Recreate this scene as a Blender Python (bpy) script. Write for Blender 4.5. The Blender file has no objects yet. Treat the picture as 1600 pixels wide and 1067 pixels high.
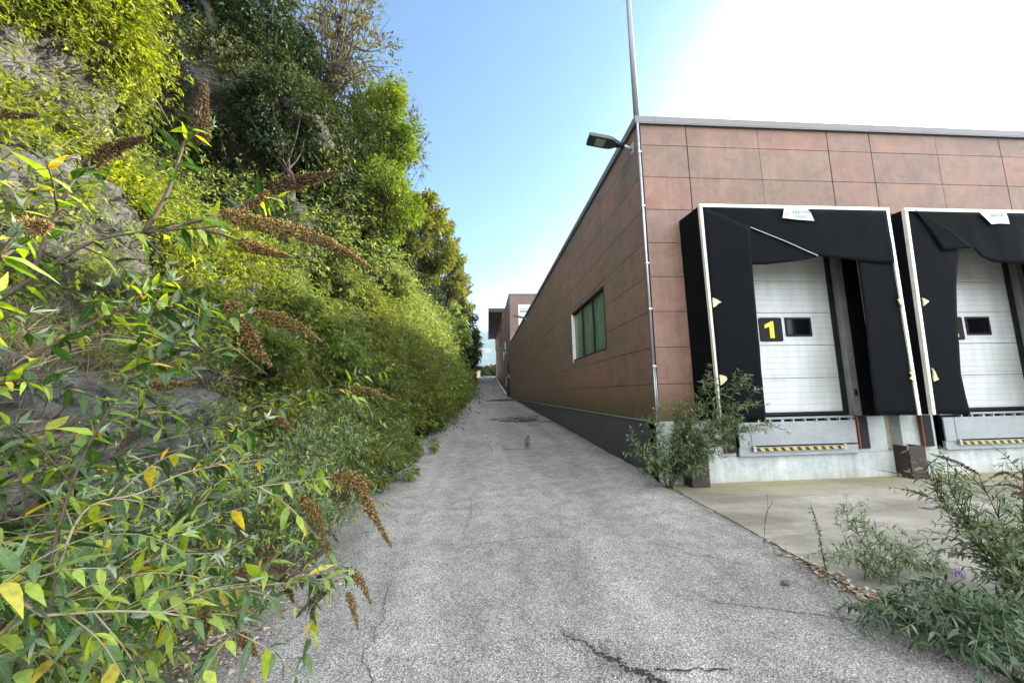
import bpy, math, random
import numpy as np
from mathutils import Vector, Matrix, noise as mnoise

random.seed(7)
rng = np.random.default_rng(11)
scene = bpy.context.scene
COL = scene.collection
rad = math.radians

# ------------------------------------------------------------------ camera frame
F = 605.0
_dy = np.array([-48., 82., 605.]); _dy /= np.linalg.norm(_dy)
_dz = np.array([-.0195, -1., 0.]); _dz[2] = -(_dz[0]*_dy[0]+_dz[1]*_dy[1])/_dy[2]; _dz /= np.linalg.norm(_dz)
_dx = np.cross(_dy, _dz)
RW = np.array([_dx, _dy, _dz])
EYE = np.array([0., 0., 1.57])

def at(u, v, Y):
    """design helper: point of the photograph's line of sight at depth Y along the road"""
    r = RW @ np.array([(u-800.)/F, (v-533.5)/F, 1.])
    return EYE + r*(Y/r[1])

# ------------------------------------------------------------------ node helpers
class NT:
    def __init__(self, name):
        self.m = bpy.data.materials.new(name)
        self.m.use_nodes = True
        self.t = self.m.node_tree
        self.t.nodes.clear()
        self.out = self.n('ShaderNodeOutputMaterial')
    def n(self, typ, **kw):
        nd = self.t.nodes.new(typ)
        for k, v in kw.items():
            setattr(nd, k, v)
        return nd
    def l(self, a, b):
        self.t.links.new(a, b)
    def put(self, sock, v):
        if isinstance(v, bpy.types.NodeSocket):
            self.l(v, sock)
        elif v is not None:
            if isinstance(v, (tuple, list)) and len(v) == 3 and sock.type == 'RGBA':
                v = (*v, 1)
            sock.default_value = v
    def coord(self, which='Object'):
        return self.n('ShaderNodeTexCoord').outputs[which]
    def mapping(self, vec, scale=(1, 1, 1), loc=(0, 0, 0)):
        m = self.n('ShaderNodeMapping')
        self.l(vec, m.inputs['Vector'])
        m.inputs['Scale'].default_value = scale
        m.inputs['Location'].default_value = loc
        return m.outputs['Vector']
    def noise(self, vec, scale, detail=4, rough=.55, dist=0):
        nd = self.n('ShaderNodeTexNoise')
        self.l(vec, nd.inputs['Vector'])
        nd.inputs['Scale'].default_value = scale
        nd.inputs['Detail'].default_value = detail
        nd.inputs['Roughness'].default_value = rough
        nd.inputs['Distortion'].default_value = dist
        return nd.outputs['Fac']
    def vor(self, vec, scale, feature='F1', out='Distance', rnd=1):
        nd = self.n('ShaderNodeTexVoronoi', feature=feature)
        self.l(vec, nd.inputs['Vector'])
        nd.inputs['Scale'].default_value = scale
        nd.inputs['Randomness'].default_value = rnd
        return nd.outputs[out]
    def ramp(self, fac, stops, interp='LINEAR'):
        nd = self.n('ShaderNodeValToRGB')
        cr = nd.color_ramp
        cr.interpolation = interp
        while len(cr.elements) < len(stops):
            cr.elements.new(.5)
        for e, (p, c) in zip(cr.elements, stops):
            e.position = p
            if isinstance(c, (int, float)):
                c = (c, c, c)
            e.color = (*c, 1)
        self.l(fac, nd.inputs['Fac'])
        return nd.outputs['Color']
    def math(self, op, a, b=None, c=None, clamp=False):
        nd = self.n('ShaderNodeMath', operation=op, use_clamp=clamp)
        for i, v in enumerate((a, b, c)):
            if v is not None:
                self.put(nd.inputs[i], v)
        return nd.outputs[0]
    def mix(self, fac, a, b, blend='MIX'):
        nd = self.n('ShaderNodeMix', data_type='RGBA', blend_type=blend)
        self.put(nd.inputs[0], fac)
        self.put(nd.inputs[6], a)
        self.put(nd.inputs[7], b)
        return nd.outputs[2]
    def sep(self, vec):
        nd = self.n('ShaderNodeSeparateXYZ')
        self.l(vec, nd.inputs[0])
        return nd.outputs
    def bump(self, h, strength=.3, dist=.01, normal=None):
        nd = self.n('ShaderNodeBump')
        self.put(nd.inputs['Height'], h)
        nd.inputs['Strength'].default_value = strength
        nd.inputs['Distance'].default_value = dist
        if normal is not None:
            self.l(normal, nd.inputs['Normal'])
        return nd.outputs['Normal']
    def pbr(self, col, rough=.6, metal=0., normal=None, spec=None, finish=True, **kw):
        nd = self.n('ShaderNodeBsdfPrincipled')
        self.put(nd.inputs['Base Color'], col)
        self.put(nd.inputs['Roughness'], rough)
        self.put(nd.inputs['Metallic'], metal)
        if spec is not None:
            self.put(nd.inputs['Specular IOR Level'], spec)
        if normal is not None:
            self.l(normal, nd.inputs['Normal'])
        for k, v in kw.items():
            self.put(nd.inputs[k], v)
        if finish:
            self.l(nd.outputs[0], self.out.inputs['Surface'])
        return nd.outputs[0]
    def rpi(self):
        return self.n('ShaderNodeNewGeometry').outputs['Random Per Island']

def plain(name, col, rough=.6, metal=0., var=.25, scale=6., bump=0., spec=None):
    """painted / metal / rubber surface with mild dirt and tone changes"""
    k = NT(name)
    co = k.coord()
    n1 = k.noise(co, scale, 5, .6)
    n2 = k.noise(co, scale*9, 3, .6)
    s = k.math('ADD', k.math('MULTIPLY', n1, .7), k.math('MULTIPLY', n2, .3))
    dark = tuple(c*(1-var) for c in col); light = tuple(min(1, c*(1+var)) for c in col)
    c = k.ramp(s, [(.3, dark), (.7, light)])
    r = k.ramp(n1, [(.3, max(0, rough-.1)), (.7, min(1, rough+.12))])
    nm = k.bump(n2, bump, .004) if bump else None
    k.pbr(c, r, metal, nm, spec)
    return k.m

def leaf_mat(name, stops, trans=.35, rough=.5, patch=None, patch_scale=.5, back=.0, tboost=1.5, veins=False):
    """leaf colour: every leaf its own tone, plus patches of another tone over the plant"""
    k = NT(name)
    c = k.ramp(k.rpi(), stops)
    if patch is not None:
        n = k.noise(k.coord(), patch_scale, 3, .6)
        f = k.ramp(n, [(.42, 0.), (.62, .8)])
        c = k.mix(f, c, patch)
    nrm = None
    if veins:
        at_ = k.n('ShaderNodeAttribute'); at_.attribute_name = 'blade'
        ux, uy, uz = k.sep(at_.outputs['Vector'])
        rib = k.ramp(ux, [(0, 1.), (.13, 0.)])
        wv = k.math('SINE', k.math('MULTIPLY', k.math('SUBTRACT', uy, k.math('MULTIPLY', ux, .16)), 62.))
        vn = k.math('MULTIPLY', k.ramp(wv, [(.75, 0.), (1., 1.)]), .55)
        vein = k.math('MULTIPLY', k.math('MAXIMUM', rib, vn), uz)
        c = k.mix(k.math('MULTIPLY', vein, .38), c, (.34, .40, .16))
        # browned, nibbled tips and edges on some blades
        ed = k.math('ADD', k.math('MULTIPLY', k.math('POWER', uy, 4.), .8), k.math('MULTIPLY', k.math('POWER', ux, 6.), .35))
        ed = k.math('MULTIPLY', ed, k.noise(k.coord(), 30, 4, .7))
        ed = k.math('ADD', ed, k.math('MULTIPLY', k.math('SUBTRACT', k.math('FRACT', k.math('MULTIPLY', k.rpi(), 37.)), .75), .5))
        c = k.mix(k.math('MULTIPLY', k.ramp(ed, [(.36, 0.), (.52, .85)]), uz), c, (.13, .075, .03))
        nrm = k.bump(k.math('MULTIPLY', vein, -1.), .35, .003)
    if back > 0:
        g = k.n('ShaderNodeNewGeometry')
        c = k.mix(k.math('MULTIPLY', g.outputs['Backfacing'], back), c, (.30, .36, .28))
    mot = k.noise(k.coord(), 45, 4, .7)
    c = k.mix(1., c, k.ramp(mot, [(.3, .66), (.5, 1.), (.7, 1.22)]), 'MULTIPLY')
    p = k.pbr(c, rough, 0, nrm, .2, finish=False)
    tr = k.n('ShaderNodeBsdfTranslucent')
    k.l(k.mix(1., c, (tboost, tboost*1.05, .55), 'MULTIPLY'), tr.inputs['Color'])
    mx = k.n('ShaderNodeMixShader')
    mx.inputs[0].default_value = trans
    k.l(p, mx.inputs[1]); k.l(tr.outputs[0], mx.inputs[2])
    k.l(mx.outputs[0], k.out.inputs['Surface'])
    return k.m

# ------------------------------------------------------------------ materials
M = {}
def build_materials():
    # asphalt
    k = NT('asphalt'); co = k.coord()
    cell = k.vor(co, 105, 'F1', 'Color'); d = k.vor(co, 105, 'F1', 'Distance')
    cell2 = k.vor(co, 260, 'F1', 'Color')
    rv = k.sep(cell)[0]; rv2 = k.sep(cell2)[1]
    st = k.ramp(rv, [(0, (.20, .190, .172)), (.45, (.35, .335, .308)), (.8, (.455, .438, .405)), (.93, (.57, .55, .515)), (1, (.76, .745, .71))])
    st2 = k.ramp(rv2, [(0, (.19, .18, .165)), (.6, (.36, .345, .32)), (1, (.52, .50, .47))])
    xx = k.sep(co)[0]; en = k.noise(co, 1.4, 5, .65)
    dl = k.n('ShaderNodeMapRange'); k.l(k.math('ADD', xx, k.math('MULTIPLY', en, 1.5)), dl.inputs[0]); dl.inputs[1].default_value = -.25; dl.inputs[2].default_value = -1.2
    dr = k.n('ShaderNodeMapRange'); k.l(k.math('SUBTRACT', xx, k.math('MULTIPLY', en, .9)), dr.inputs[0]); dr.inputs[1].default_value = 2.05; dr.inputs[2].default_value = 2.4
    dirt = k.math('MULTIPLY', k.math('MAXIMUM', dl.outputs[0], dr.outputs[0]), .6)
    st = k.mix(.35, st, st2)
    gap = k.ramp(d, [(.38, 0.), (.76, .8)])
    c = k.mix(gap, st, (.085, .083, .080))
    n1 = k.noise(co, .55, 5, .6); n2 = k.noise(co, 5., 5, .65)
    c = k.mix(1., c, k.ramp(n1, [(.3, .84), (.7, 1.16)]), 'MULTIPLY')
    c = k.mix(1., c, k.ramp(n2, [(.32, .74), (.62, 1.12)]), 'MULTIPLY')
    band = k.noise(k.mapping(co, (1.5, .10, 1)), 1., 3, .5, .5)
    c = k.mix(1., c, k.ramp(band, [(.35, .82), (.65, 1.1)]), 'MULTIPLY')
    stn = k.noise(co, 1.7, 7, .7, 1.2)
    c = k.mix(k.ramp(stn, [(.58, 0.), (.72, .32)]), c, (.055, .052, .045))
    wob = k.n('ShaderNodeVectorMath', operation='ADD')
    nz = k.n('ShaderNodeTexNoise'); k.l(co, nz.inputs['Vector']); nz.inputs['Scale'].default_value = 2.2; nz.inputs['Detail'].default_value = 6
    sc = k.n('ShaderNodeVectorMath', operation='SCALE'); k.l(nz.outputs['Color'], sc.inputs[0]); sc.inputs['Scale'].default_value = .45
    k.l(co, wob.inputs[0]); k.l(sc.outputs[0], wob.inputs[1])
    e = k.vor(wob.outputs[0], .42, 'DISTANCE_TO_EDGE')
    cm = k.ramp(k.noise(co, .33, 2), [(.47, 0.), (.58, 1.)])
    cr = k.math('MULTIPLY', k.ramp(e, [(.001, 1.), (.005, 0.)]), cm)
    c = k.mix(dirt, c, (.10, .082, .058))
    c = k.mix(k.math('MULTIPLY', cr, .5), c, (.02, .021, .018))
    h = k.math('SUBTRACT', k.math('MULTIPLY', rv, .5), d)
    h = k.math('SUBTRACT', h, k.math('MULTIPLY', cr, 2.))
    k.pbr(c, .88, 0, k.bump(h, .75, .006), .25)
    M['asphalt'] = k.m
    # concrete apron
    k = NT('apron_concrete'); co = k.coord()
    n1 = k.noise(co, .8, 6, .62, .4); n2 = k.noise(co, 7, 6, .7); n3 = k.noise(co, 70, 3, .6)
    ns = k.noise(k.mapping(co, (.35, 2.2, 1)), 1.3, 5, .6, .6)
    c = k.ramp(n1, [(.3, (.20, .182, .145)), (.5, (.28, .262, .218)), (.7, (.36, .342, .295))])
    c = k.mix(1., c, k.ramp(ns, [(.35, .72), (.55, 1.05), (.7, 1.12)]), 'MULTIPLY')
    c = k.mix(1., c, k.ramp(n2, [(.3, .82), (.65, 1.1)]), 'MULTIPLY')
    c = k.mix(1., c, k.ramp(n3, [(.3, .88), (.7, 1.08)]), 'MULTIPLY')
    y = k.sep(co)[1]
    wet = k.math('MULTIPLY', k.ramp(k.math('ADD', y, k.math('MULTIPLY', k.math('SUBTRACT', n1, .5), 1.2)), [(0, 0.), (1, 1.)]), 1.)
    mr = k.n('ShaderNodeMapRange'); k.l(k.math('ADD', y, k.math('MULTIPLY', k.math('SUBTRACT', n1, .5), 1.6)), mr.inputs[0])
    mr.inputs[1].default_value = 5.25; mr.inputs[2].default_value = 6.0
    c = k.mix(k.math('MULTIPLY', mr.outputs[0], .6), c, (.27, .25, .10))
    k.pbr(c, .85, 0, k.bump(k.math('ADD', n2, k.math('MULTIPLY', n3, .5)), .25, .01), .3)
    M['apron'] = k.m
    # dock concrete
    k = NT('dock_concrete'); co = k.coord()
    n1 = k.noise(co, 1.6, 6, .65, .5); n2 = k.noise(co, 14, 5, .7)
    c = k.ramp(n1, [(.3, (.33, .36, .355)), (.55, (.44, .48, .475)), (.72, (.53, .55, .53))])
    c = k.mix(1., c, k.ramp(n2, [(.3, .85), (.7, 1.08)]), 'MULTIPLY')
    z = k.sep(co)[2]
    mr = k.n('ShaderNodeMapRange'); k.l(k.math('ADD', z, k.math('MULTIPLY', n1, .35)), mr.inputs[0])
    mr.inputs[1].default_value = .42; mr.inputs[2].default_value = .2
    c = k.mix(k.math('MULTIPLY', mr.outputs[0], .55), c, (.30, .25, .14))
    st = k.noise(k.mapping(co, (9, 9, .5)), 1., 5, .6)
    c = k.mix(1., c, k.ramp(st, [(.35, .82), (.6, 1.04)]), 'MULTIPLY')
    k.pbr(c, .8, 0, k.bump(n2, .2, .006), .3)
    M['dock_concrete'] = k.m
    M['recess_concrete'] = plain('recess_concrete', (.50, .46, .33), .85, 0, .35, 5, .3)
    # cladding
    k = NT('fibre_panel'); co = k.coord(); r = k.rpi()
    c = k.ramp(r, [(0, (.246, .136, .102)), (.2, (.214, .138, .106)), (.4, (.204, .141, .107)), (.55, (.240, .143, .109)),
                   (.7, (.196, .128, .105)), (.85, (.224, .148, .114)), (1, (.256, .138, .104))])
    vs = k.noise(k.mapping(co, (11, 11, .45)), 1., 6, .62, .3)
    c = k.mix(1., c, k.ramp(vs, [(.28, .86), (.5, 1.), (.72, 1.12)]), 'MULTIPLY')
    mo = k.noise(co, 3.4, 7, .72, .8)
    c = k.mix(1., c, k.ramp(mo, [(.3, (.72, .73, .73)), (.52, 1.), (.72, (1.24, 1.16, 1.12))]), 'MULTIPLY')
    dr = k.noise(k.mapping(co, (16, 16, .35)), 1., 5, .6, .2)
    c = k.mix(k.math('MULTIPLY', k.ramp(dr, [(.62, 0.), (.74, .5)]), k.ramp(k.noise(co, 1.2, 3), [(.45, 0.), (.6, 1.)])), c, (.36, .33, .30))
    nb = k.noise(co, .9, 4, .6, .3)
    c = k.mix(1., c, k.ramp(nb, [(.3, (.84, .86, .90)), (.7, (1.12, 1.08, 1.04))]), 'MULTIPLY')
    fine = k.noise(k.mapping(co, (1, 1, 1)), 60, 4, .7)
    c = k.mix(1., c, k.ramp(fine, [(.3, .84), (.7, 1.14)]), 'MULTIPLY')
    # lichen and moss on the lowest course
    z = k.sep(co)[2]
    mr = k.n('ShaderNodeMapRange'); k.l(k.math('SUBTRACT', z, k.math('MULTIPLY', vs, .42)), mr.inputs[0])
    mr.inputs[1].default_value = 1.28; mr.inputs[2].default_value = .93
    c = k.mix(k.math('MULTIPLY', mr.outputs[0], .85), c, (.045, .058, .016))
    mr2 = k.n('ShaderNodeMapRange'); k.l(k.math('SUBTRACT', z, k.math('MULTIPLY', nb, .9)), mr2.inputs[0])
    mr2.inputs[1].default_value = 1.5; mr2.inputs[2].default_value = .9
    c = k.mix(k.math('MULTIPLY', mr2.outputs[0], .5), c, (.13, .085, .035))
    mr3 = k.n('ShaderNodeMapRange'); k.l(k.math('ADD', z, k.math('MULTIPLY', vs, .9)), mr3.inputs[0])
    mr3.inputs[1].default_value = 6.35; mr3.inputs[2].default_value = 6.85
    c = k.mix(k.math('MULTIPLY', mr3.outputs[0], .4), c, (.09, .075, .068))
    k.pbr(c, k.ramp(vs, [(.3, .5), (.7, .68)]), 0, k.bump(k.math('ADD', fine, vs), .12, .004), .35)
    M['panel'] = k.m
    # glass, doors
    k = NT('window_glass'); co = k.coord()
    w = k.noise(co, 1.1, 3)
    w2 = k.noise(k.mapping(co, (1, 3, .7)), 2.2, 6, .65)
    k.pbr(k.ramp(w2, [(.3, (.040, .092, .076)), (.7, (.115, .205, .168))]), .26, 0, k.bump(w, .04, .05), .5)
    M['glass'] = k.m
    k = NT('dark_glass'); k.pbr((.004, .004, .005), .12, 0, None, .3); M['dark_glass'] = k.m
    k = NT('door_paint'); co = k.coord()
    wv = k.n('ShaderNodeTexWave', wave_type='BANDS', bands_direction='Z', wave_profile='SIN')
    k.l(co, wv.inputs['Vector']); wv.inputs['Scale'].default_value = 3.14; wv.inputs['Distortion'].default_value = 0
    n1 = k.noise(co, 2.2, 5, .6); nv = k.noise(k.mapping(co, (7, 7, .6)), 1, 4)
    c = k.mix(1., (.57, .60, .595), k.ramp(n1, [(.3, .86), (.7, 1.06)]), 'MULTIPLY')
    c = k.mix(1., c, k.ramp(nv, [(.3, .9), (.6, 1.03)]), 'MULTIPLY')
    hb = k.ramp(wv.outputs['Color'], [(0, 0.), (.10, 1.)])
    c = k.mix(1., c, k.ramp(wv.outputs['Color'], [(0, .83), (.09, 1.)]), 'MULTIPLY')
    k.pbr(c, .42, 0, k.bump(hb, .35, .006), .45)
    M['door'] = k.m
    # black shelter fabric
    k = NT('black_fabric'); co = k.coord()
    n1 = k.noise(co, 2.5, 5, .6); n2 = k.noise(co, 220, 2, .5)
    c = k.ramp(n1, [(.3, (.0022, .0029, .0040)), (.7, (.0050, .0064, .0080))])
    k.pbr(c, k.ramp(n1, [(.3, .72), (.7, .9)]), 0, k.bump(n2, .25, .002), .07)
    M['fabric'] = k.m
    M['black'] = plain('black_rubber', (.011, .011, .012), .75, 0, .4, 8, .2, .3)
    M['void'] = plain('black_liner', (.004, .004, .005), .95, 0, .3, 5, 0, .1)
    M['alu'] = plain('cream_aluminium', (.72, .70, .62), .45, .15, .14, 5)
    M['cap'] = plain('grey_flashing', (.150, .145, .152), .5, .15, .12, 1.2)
    M['galv'] = plain('galvanised_steel', (.42, .45, .47), .42, .65, .2, 14)
    M['mast'] = plain('mast_steel', (.20, .215, .23), .5, .4, .2, 8)
    M['plinth'] = plain('plinth_bitumen', (.058, .058, .061), .8, 0, .35, 1.6, .25)
    M['joint'] = plain('joint_dark', (.012, .011, .011), .9, 0, .2, 5)  # near-black backing behind open joints, also window frames and mullions
    M['steel'] = plain('leveller_steel', (.27, .295, .305), .5, .12, .16, 6)
    M['jamb'] = plain('grey_jamb', (.21, .22, .215), .7, 0, .3, 4, .1)
    M['tread'] = plain('worn_tread_steel', (.48, .51, .52), .4, .2, .16, 6)
    M['orange'] = plain('orange_primer', (.19, .050, .020), .6, 0, .35, 9)
    M['corten'] = plain('rusty_brown_steel', (.038, .025, .022), .7, .1, .4, 6, .2)
    M['yellow'] = plain('yellow_paint', (.40, .35, .11), .5, 0, .15, 20)
    M['num_yellow'] = plain('yellow_numeral', (.80, .68, .03), .5, 0, .06, 20)
    M['stripe_black'] = plain('black_paint', (.012, .012, .012), .5, 0, .3, 12)
    M['foam'] = plain('yellow_foam', (.52, .48, .30), .9, 0, .25, 40, .4)
    M['white_sheet'] = plain('white_label_vinyl', (.50, .56, .56), .5, 0, .06, 10)
    M['print'] = plain('grey_print', (.10, .14, .16), .6, 0, .2, 40)
    M['print_green'] = plain('green_print', (.28, .36, .08), .6, 0, .2, 40)
    M['cord'] = plain('white_cord', (.62, .64, .62), .7, 0, .1, 40)
    M['lamp_metal'] = plain('lamp_casting', (.055, .070, .068), .5, .3, .25, 12)
    M['lamp_lens'] = plain('lamp_lens', (.33, .36, .37), .3, 0, .1, 20)
    M['white_paint'] = plain('white_window_paint', (.70, .71, .70), .5, 0, .1, 8)
    M['blind'] = plain('pale_blind', (.50, .56, .60), .45, 0, .12, 4)
    M['orange_wall'] = plain('orange_render', (.62, .16, .04), .75, 0, .12, 1.)
    M['dark_soffit'] = plain('dark_soffit', (.020, .020, .024), .7, 0, .2, .6)
    M['cream_wall'] = plain('cream_render', (.66, .58, .36), .8, 0, .1, .8)
    M['roof'] = plain('flat_roof_felt', (.07, .07, .07), .9, 0, .25, .4)
    M['soil'] = None
    # ground soil with litter tones
    k = NT('soil'); co = k.coord()
    n1 = k.noise(co, .9, 5, .6); n2 = k.noise(co, 16, 5, .7); cl = k.sep(k.vor(co, 34, 'F1', 'Color'))[0]
    c = k.ramp(n1, [(.3, (.05, .04, .026)), (.7, (.10, .085, .058))])
    c = k.mix(k.ramp(cl, [(.55, 0.), (.8, .8)]), c, k.ramp(n2, [(.3, (.17, .12, .07)), (.7, (.30, .27, .22))]))
    k.pbr(c, .95, 0, k.bump(k.math('ADD', n2, cl), .6, .02), .2)
    M['soil'] = k.m
    # rock
    k = NT('rock'); co = k.coord()
    n1 = k.noise(co, .8, 7, .65, .6); n2 = k.noise(co, 5., 8, .7); n3 = k.noise(co, 26, 5, .7)
    strat = k.noise(k.mapping(co, (.5, .5, 3.6)), 1., 6, .6, 1.1)
    c = k.ramp(n2, [(.28, (.045, .042, .040)), (.45, (.135, .130, .120)), (.62, (.235, .228, .210)), (.8, (.37, .36, .335))])
    c = k.mix(1., c, k.ramp(strat, [(.3, .55), (.5, 1.), (.7, 1.15)]), 'MULTIPLY')
    c = k.mix(1., c, k.ramp(n3, [(.3, .75), (.7, 1.18)]), 'MULTIPLY')
    c = k.mix(k.ramp(n1, [(.5, 0.), (.66, .75)]), c, (.060, .070, .022))
    nw = k.n('ShaderNodeTexNoise'); k.l(co, nw.inputs['Vector']); nw.inputs['Scale'].default_value = 2.6; nw.inputs['Detail'].default_value = 6
    nsc = k.n('ShaderNodeVectorMath', operation='SCALE'); k.l(nw.outputs['Color'], nsc.inputs[0]); nsc.inputs['Scale'].default_value = .7
    nad = k.n('ShaderNodeVectorMath', operation='ADD'); k.l(co, nad.inputs[0]); k.l(nsc.outputs[0], nad.inputs[1])
    vc = k.vor(k.mapping(nad.outputs[0], (.8, .8, 2.2)), 1.7, 'DISTANCE_TO_EDGE')
    ck = k.math('MULTIPLY', k.ramp(vc, [(.0, 1.), (.028, 0.)]), k.ramp(n1, [(.4, 1.), (.55, .15)]))
    c = k.mix(k.math('MULTIPLY', ck, .8), c, (.02, .018, .015))
    h = k.math('ADD', k.math('ADD', n2, k.math('MULTIPLY', n3, .35)), k.math('MULTIPLY', strat, .9))
    h = k.math('SUBTRACT', h, k.math('MULTIPLY', ck, 1.2))
    k.pbr(c, .92, 0, k.bump(h, 1., .16), .25)
    M['rock'] = k.m
    # far wooded mountain
    k = NT('far_forest'); co = k.coord()
    n1 = k.noise(co, .012, 6, .6); n2 = k.noise(co, .09, 5, .65)
    c = k.ramp(n2, [(.3, (.020, .034, .016)), (.7, (.060, .080, .035))])
    c = k.mix(k.ramp(n1, [(.5, 0.), (.66, .8)]), c, (.17, .165, .15))
    k.pbr(c, .95, 0, k.bump(n2, .8, 8.), .1)
    M['far_forest'] = k.m
    M['bark'] = plain('bark', (.042, .034, .027), .9, 0, .4, 12, .5)
    M['stem'] = plain('woody_stem', (.060, .040, .028), .8, 0, .35, 18, .3)
    M['pale_stem'] = plain('pale_cane', (.25, .205, .135), .8, 0, .3, 18, .3)
    M['green_stem'] = plain('green_stem', (.10, .12, .05), .7, 0, .3, 18, .2)
    # foliage
    M['lf_near'] = leaf_mat('buddleia_leaf', [(0, (.012, .042, .014)), (.24, (.024, .078, .020)), (.40, (.065, .150, .024)), (.52, (.032, .092, .028)),
                            (.62, (.18, .30, .022)), (.82, (.36, .46, .024)), (.935, (.44, .50, .03)), (.955, (.66, .48, .02)), (1, (.70, .42, .02))], .42, .5, back=.22, veins=True)
    M['lf_mid'] = leaf_mat('mid_shrub_leaf', [(0, (.020, .055, .014)), (.35, (.060, .13, .024)), (.6, (.13, .21, .030)), (.82, (.25, .32, .030)), (.96, (.36, .40, .04)), (1, (.55, .42, .03))], .38, .5, back=.35, veins=True)
    M['dry_grass'] = leaf_mat('dry_grass_blade', [(0, (.12, .085, .045)), (.4, (.24, .18, .10)), (.8, (.38, .31, .19)), (1, (.16, .19, .06))], .25, .7)
    M['lf_silver'] = leaf_mat('silver_shoot', [(0, (.18, .23, .16)), (.5, (.28, .33, .25)), (1, (.14, .24, .12))], .2, .7)
    M['lf_bush'] = leaf_mat('bush_leaf', [(0, (.028, .06, .014)), (.4, (.080, .135, .024)), (.7, (.165, .235, .036)), (.9, (.27, .32, .045)), (1, (.32, .31, .06))], .36, .5, patch=(.15, .16, .03), patch_scale=1.3, back=.35)
    M['lf_creeper'] = leaf_mat('creeper_leaf', [(0, (.04, .06, .010)), (.25, (.13, .165, .016)), (.55, (.28, .32, .022)), (.88, (.43, .45, .03)), (1, (.40, .30, .06))], .40, .5, patch=(.10, .13, .02), patch_scale=1.1, tboost=1.25)
    M['lf_slope'] = leaf_mat('slope_leaf', [(0, (.022, .034, .008)), (.30, (.080, .105, .016)), (.65, (.18, .205, .024)), (.93, (.29, .29, .035)), (1, (.25, .17, .06))], .36, .55, patch=(.06, .09, .018), patch_scale=.8, back=.2)
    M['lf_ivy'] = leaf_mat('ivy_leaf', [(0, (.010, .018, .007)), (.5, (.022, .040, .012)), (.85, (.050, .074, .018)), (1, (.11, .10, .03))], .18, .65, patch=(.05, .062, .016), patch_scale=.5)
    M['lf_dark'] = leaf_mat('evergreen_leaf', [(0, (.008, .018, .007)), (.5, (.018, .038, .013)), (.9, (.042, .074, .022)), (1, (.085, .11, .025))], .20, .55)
    M['lf_green'] = leaf_mat('tree_leaf', [(0, (.026, .055, .010)), (.4, (.062, .115, .018)), (.8, (.13, .18, .022)), (1, (.24, .25, .03))], .36, .45, patch=(.15, .19, .02), patch_scale=.55)
    M['lf_autumn'] = leaf_mat('autumn_leaf', [(0, (.06, .046, .022)), (.4, (.105, .085, .038)), (.7, (.15, .12, .05)), (.88, (.10, .12, .035)), (1, (.17, .09, .04))], .35, .6)
    M['lf_olive'] = leaf_mat('olive_leaf', [(0, (.05, .066, .014)), (.4, (.115, .128, .022)), (.75, (.19, .185, .028)), (.93, (.27, .235, .035)), (1, (.22, .10, .04))], .38, .5, patch=(.085, .105, .022), patch_scale=.45)
    M['lf_right'] = leaf_mat('grey_green_leaf', [(0, (.026, .054, .022)), (.35, (.055, .10, .036)), (.65, (.105, .165, .060)), (.9, (.19, .25, .10)), (1, (.30, .34, .22))], .30, .55, back=.3, veins=True)
    M['lf_low'] = leaf_mat('low_dark_leaf', [(0, (.012, .036, .018)), (.5, (.030, .076, .034)), (.85, (.070, .13, .055)), (1, (.15, .21, .10))], .22, .6, back=.15)
    M['litter'] = leaf_mat('dead_leaf', [(0, (.12, .07, .035)), (.3, (.24, .17, .10)), (.55, (.42, .36, .28)), (.8, (.62, .58, .50)), (.95, (.50, .18, .12)), (1, (.6, .45, .1))], .12, .8)
    k = NT('seed_head'); c = k.ramp(k.rpi(), [(0, (.045, .027, .011)), (.35, (.115, .072, .024)), (.75, (.23, .150, .048)), (1, (.40, .29, .12))])
    k.pbr(c, .85, 0, None, .2); M['seed'] = k.m
    k = NT('dark_seed_head'); c = k.ramp(k.rpi(), [(0, (.030, .018, .011)), (.5, (.075, .045, .024)), (1, (.15, .10, .05))])
    k.pbr(c, .9, 0, None, .2); M['seed_dark'] = k.m
    M['petal'] = leaf_mat('purple_petal', [(0, (.20, .13, .34)), (1, (.38, .28, .52))], .3, .6)
    M['stone'] = plain('brown_stone', (.15, .115, .085), .9, 0, .4, 30, .5)
    M['crumb'] = plain('asphalt_crumb', (.15, .145, .135), .9, 0, .5, 60)
    M['wood'] = plain('weathered_wood', (.20, .165, .125), .9, 0, .3, 20, .4)
    M['crack'] = plain('crack_soil', (.022, .022, .016), .95, 0, .5, 18, .6)
build_materials()

# ------------------------------------------------------------------ object helpers
WLOC = {}
def tag(o, label=None, cat=None, group=None, kind=None):
    if label: o['label'] = label
    if cat: o['category'] = cat
    if group: o['group'] = group
    if kind: o['kind'] = kind
    return o

def thing(name, label, cat, loc=(0, 0, 0), group=None):
    o = bpy.data.objects.new(name, None)
    o.empty_display_size = .2
    COL.objects.link(o)
    o.location = loc
    WLOC[o.name] = np.array(loc, float)
    return tag(o, label, cat, group)

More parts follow.
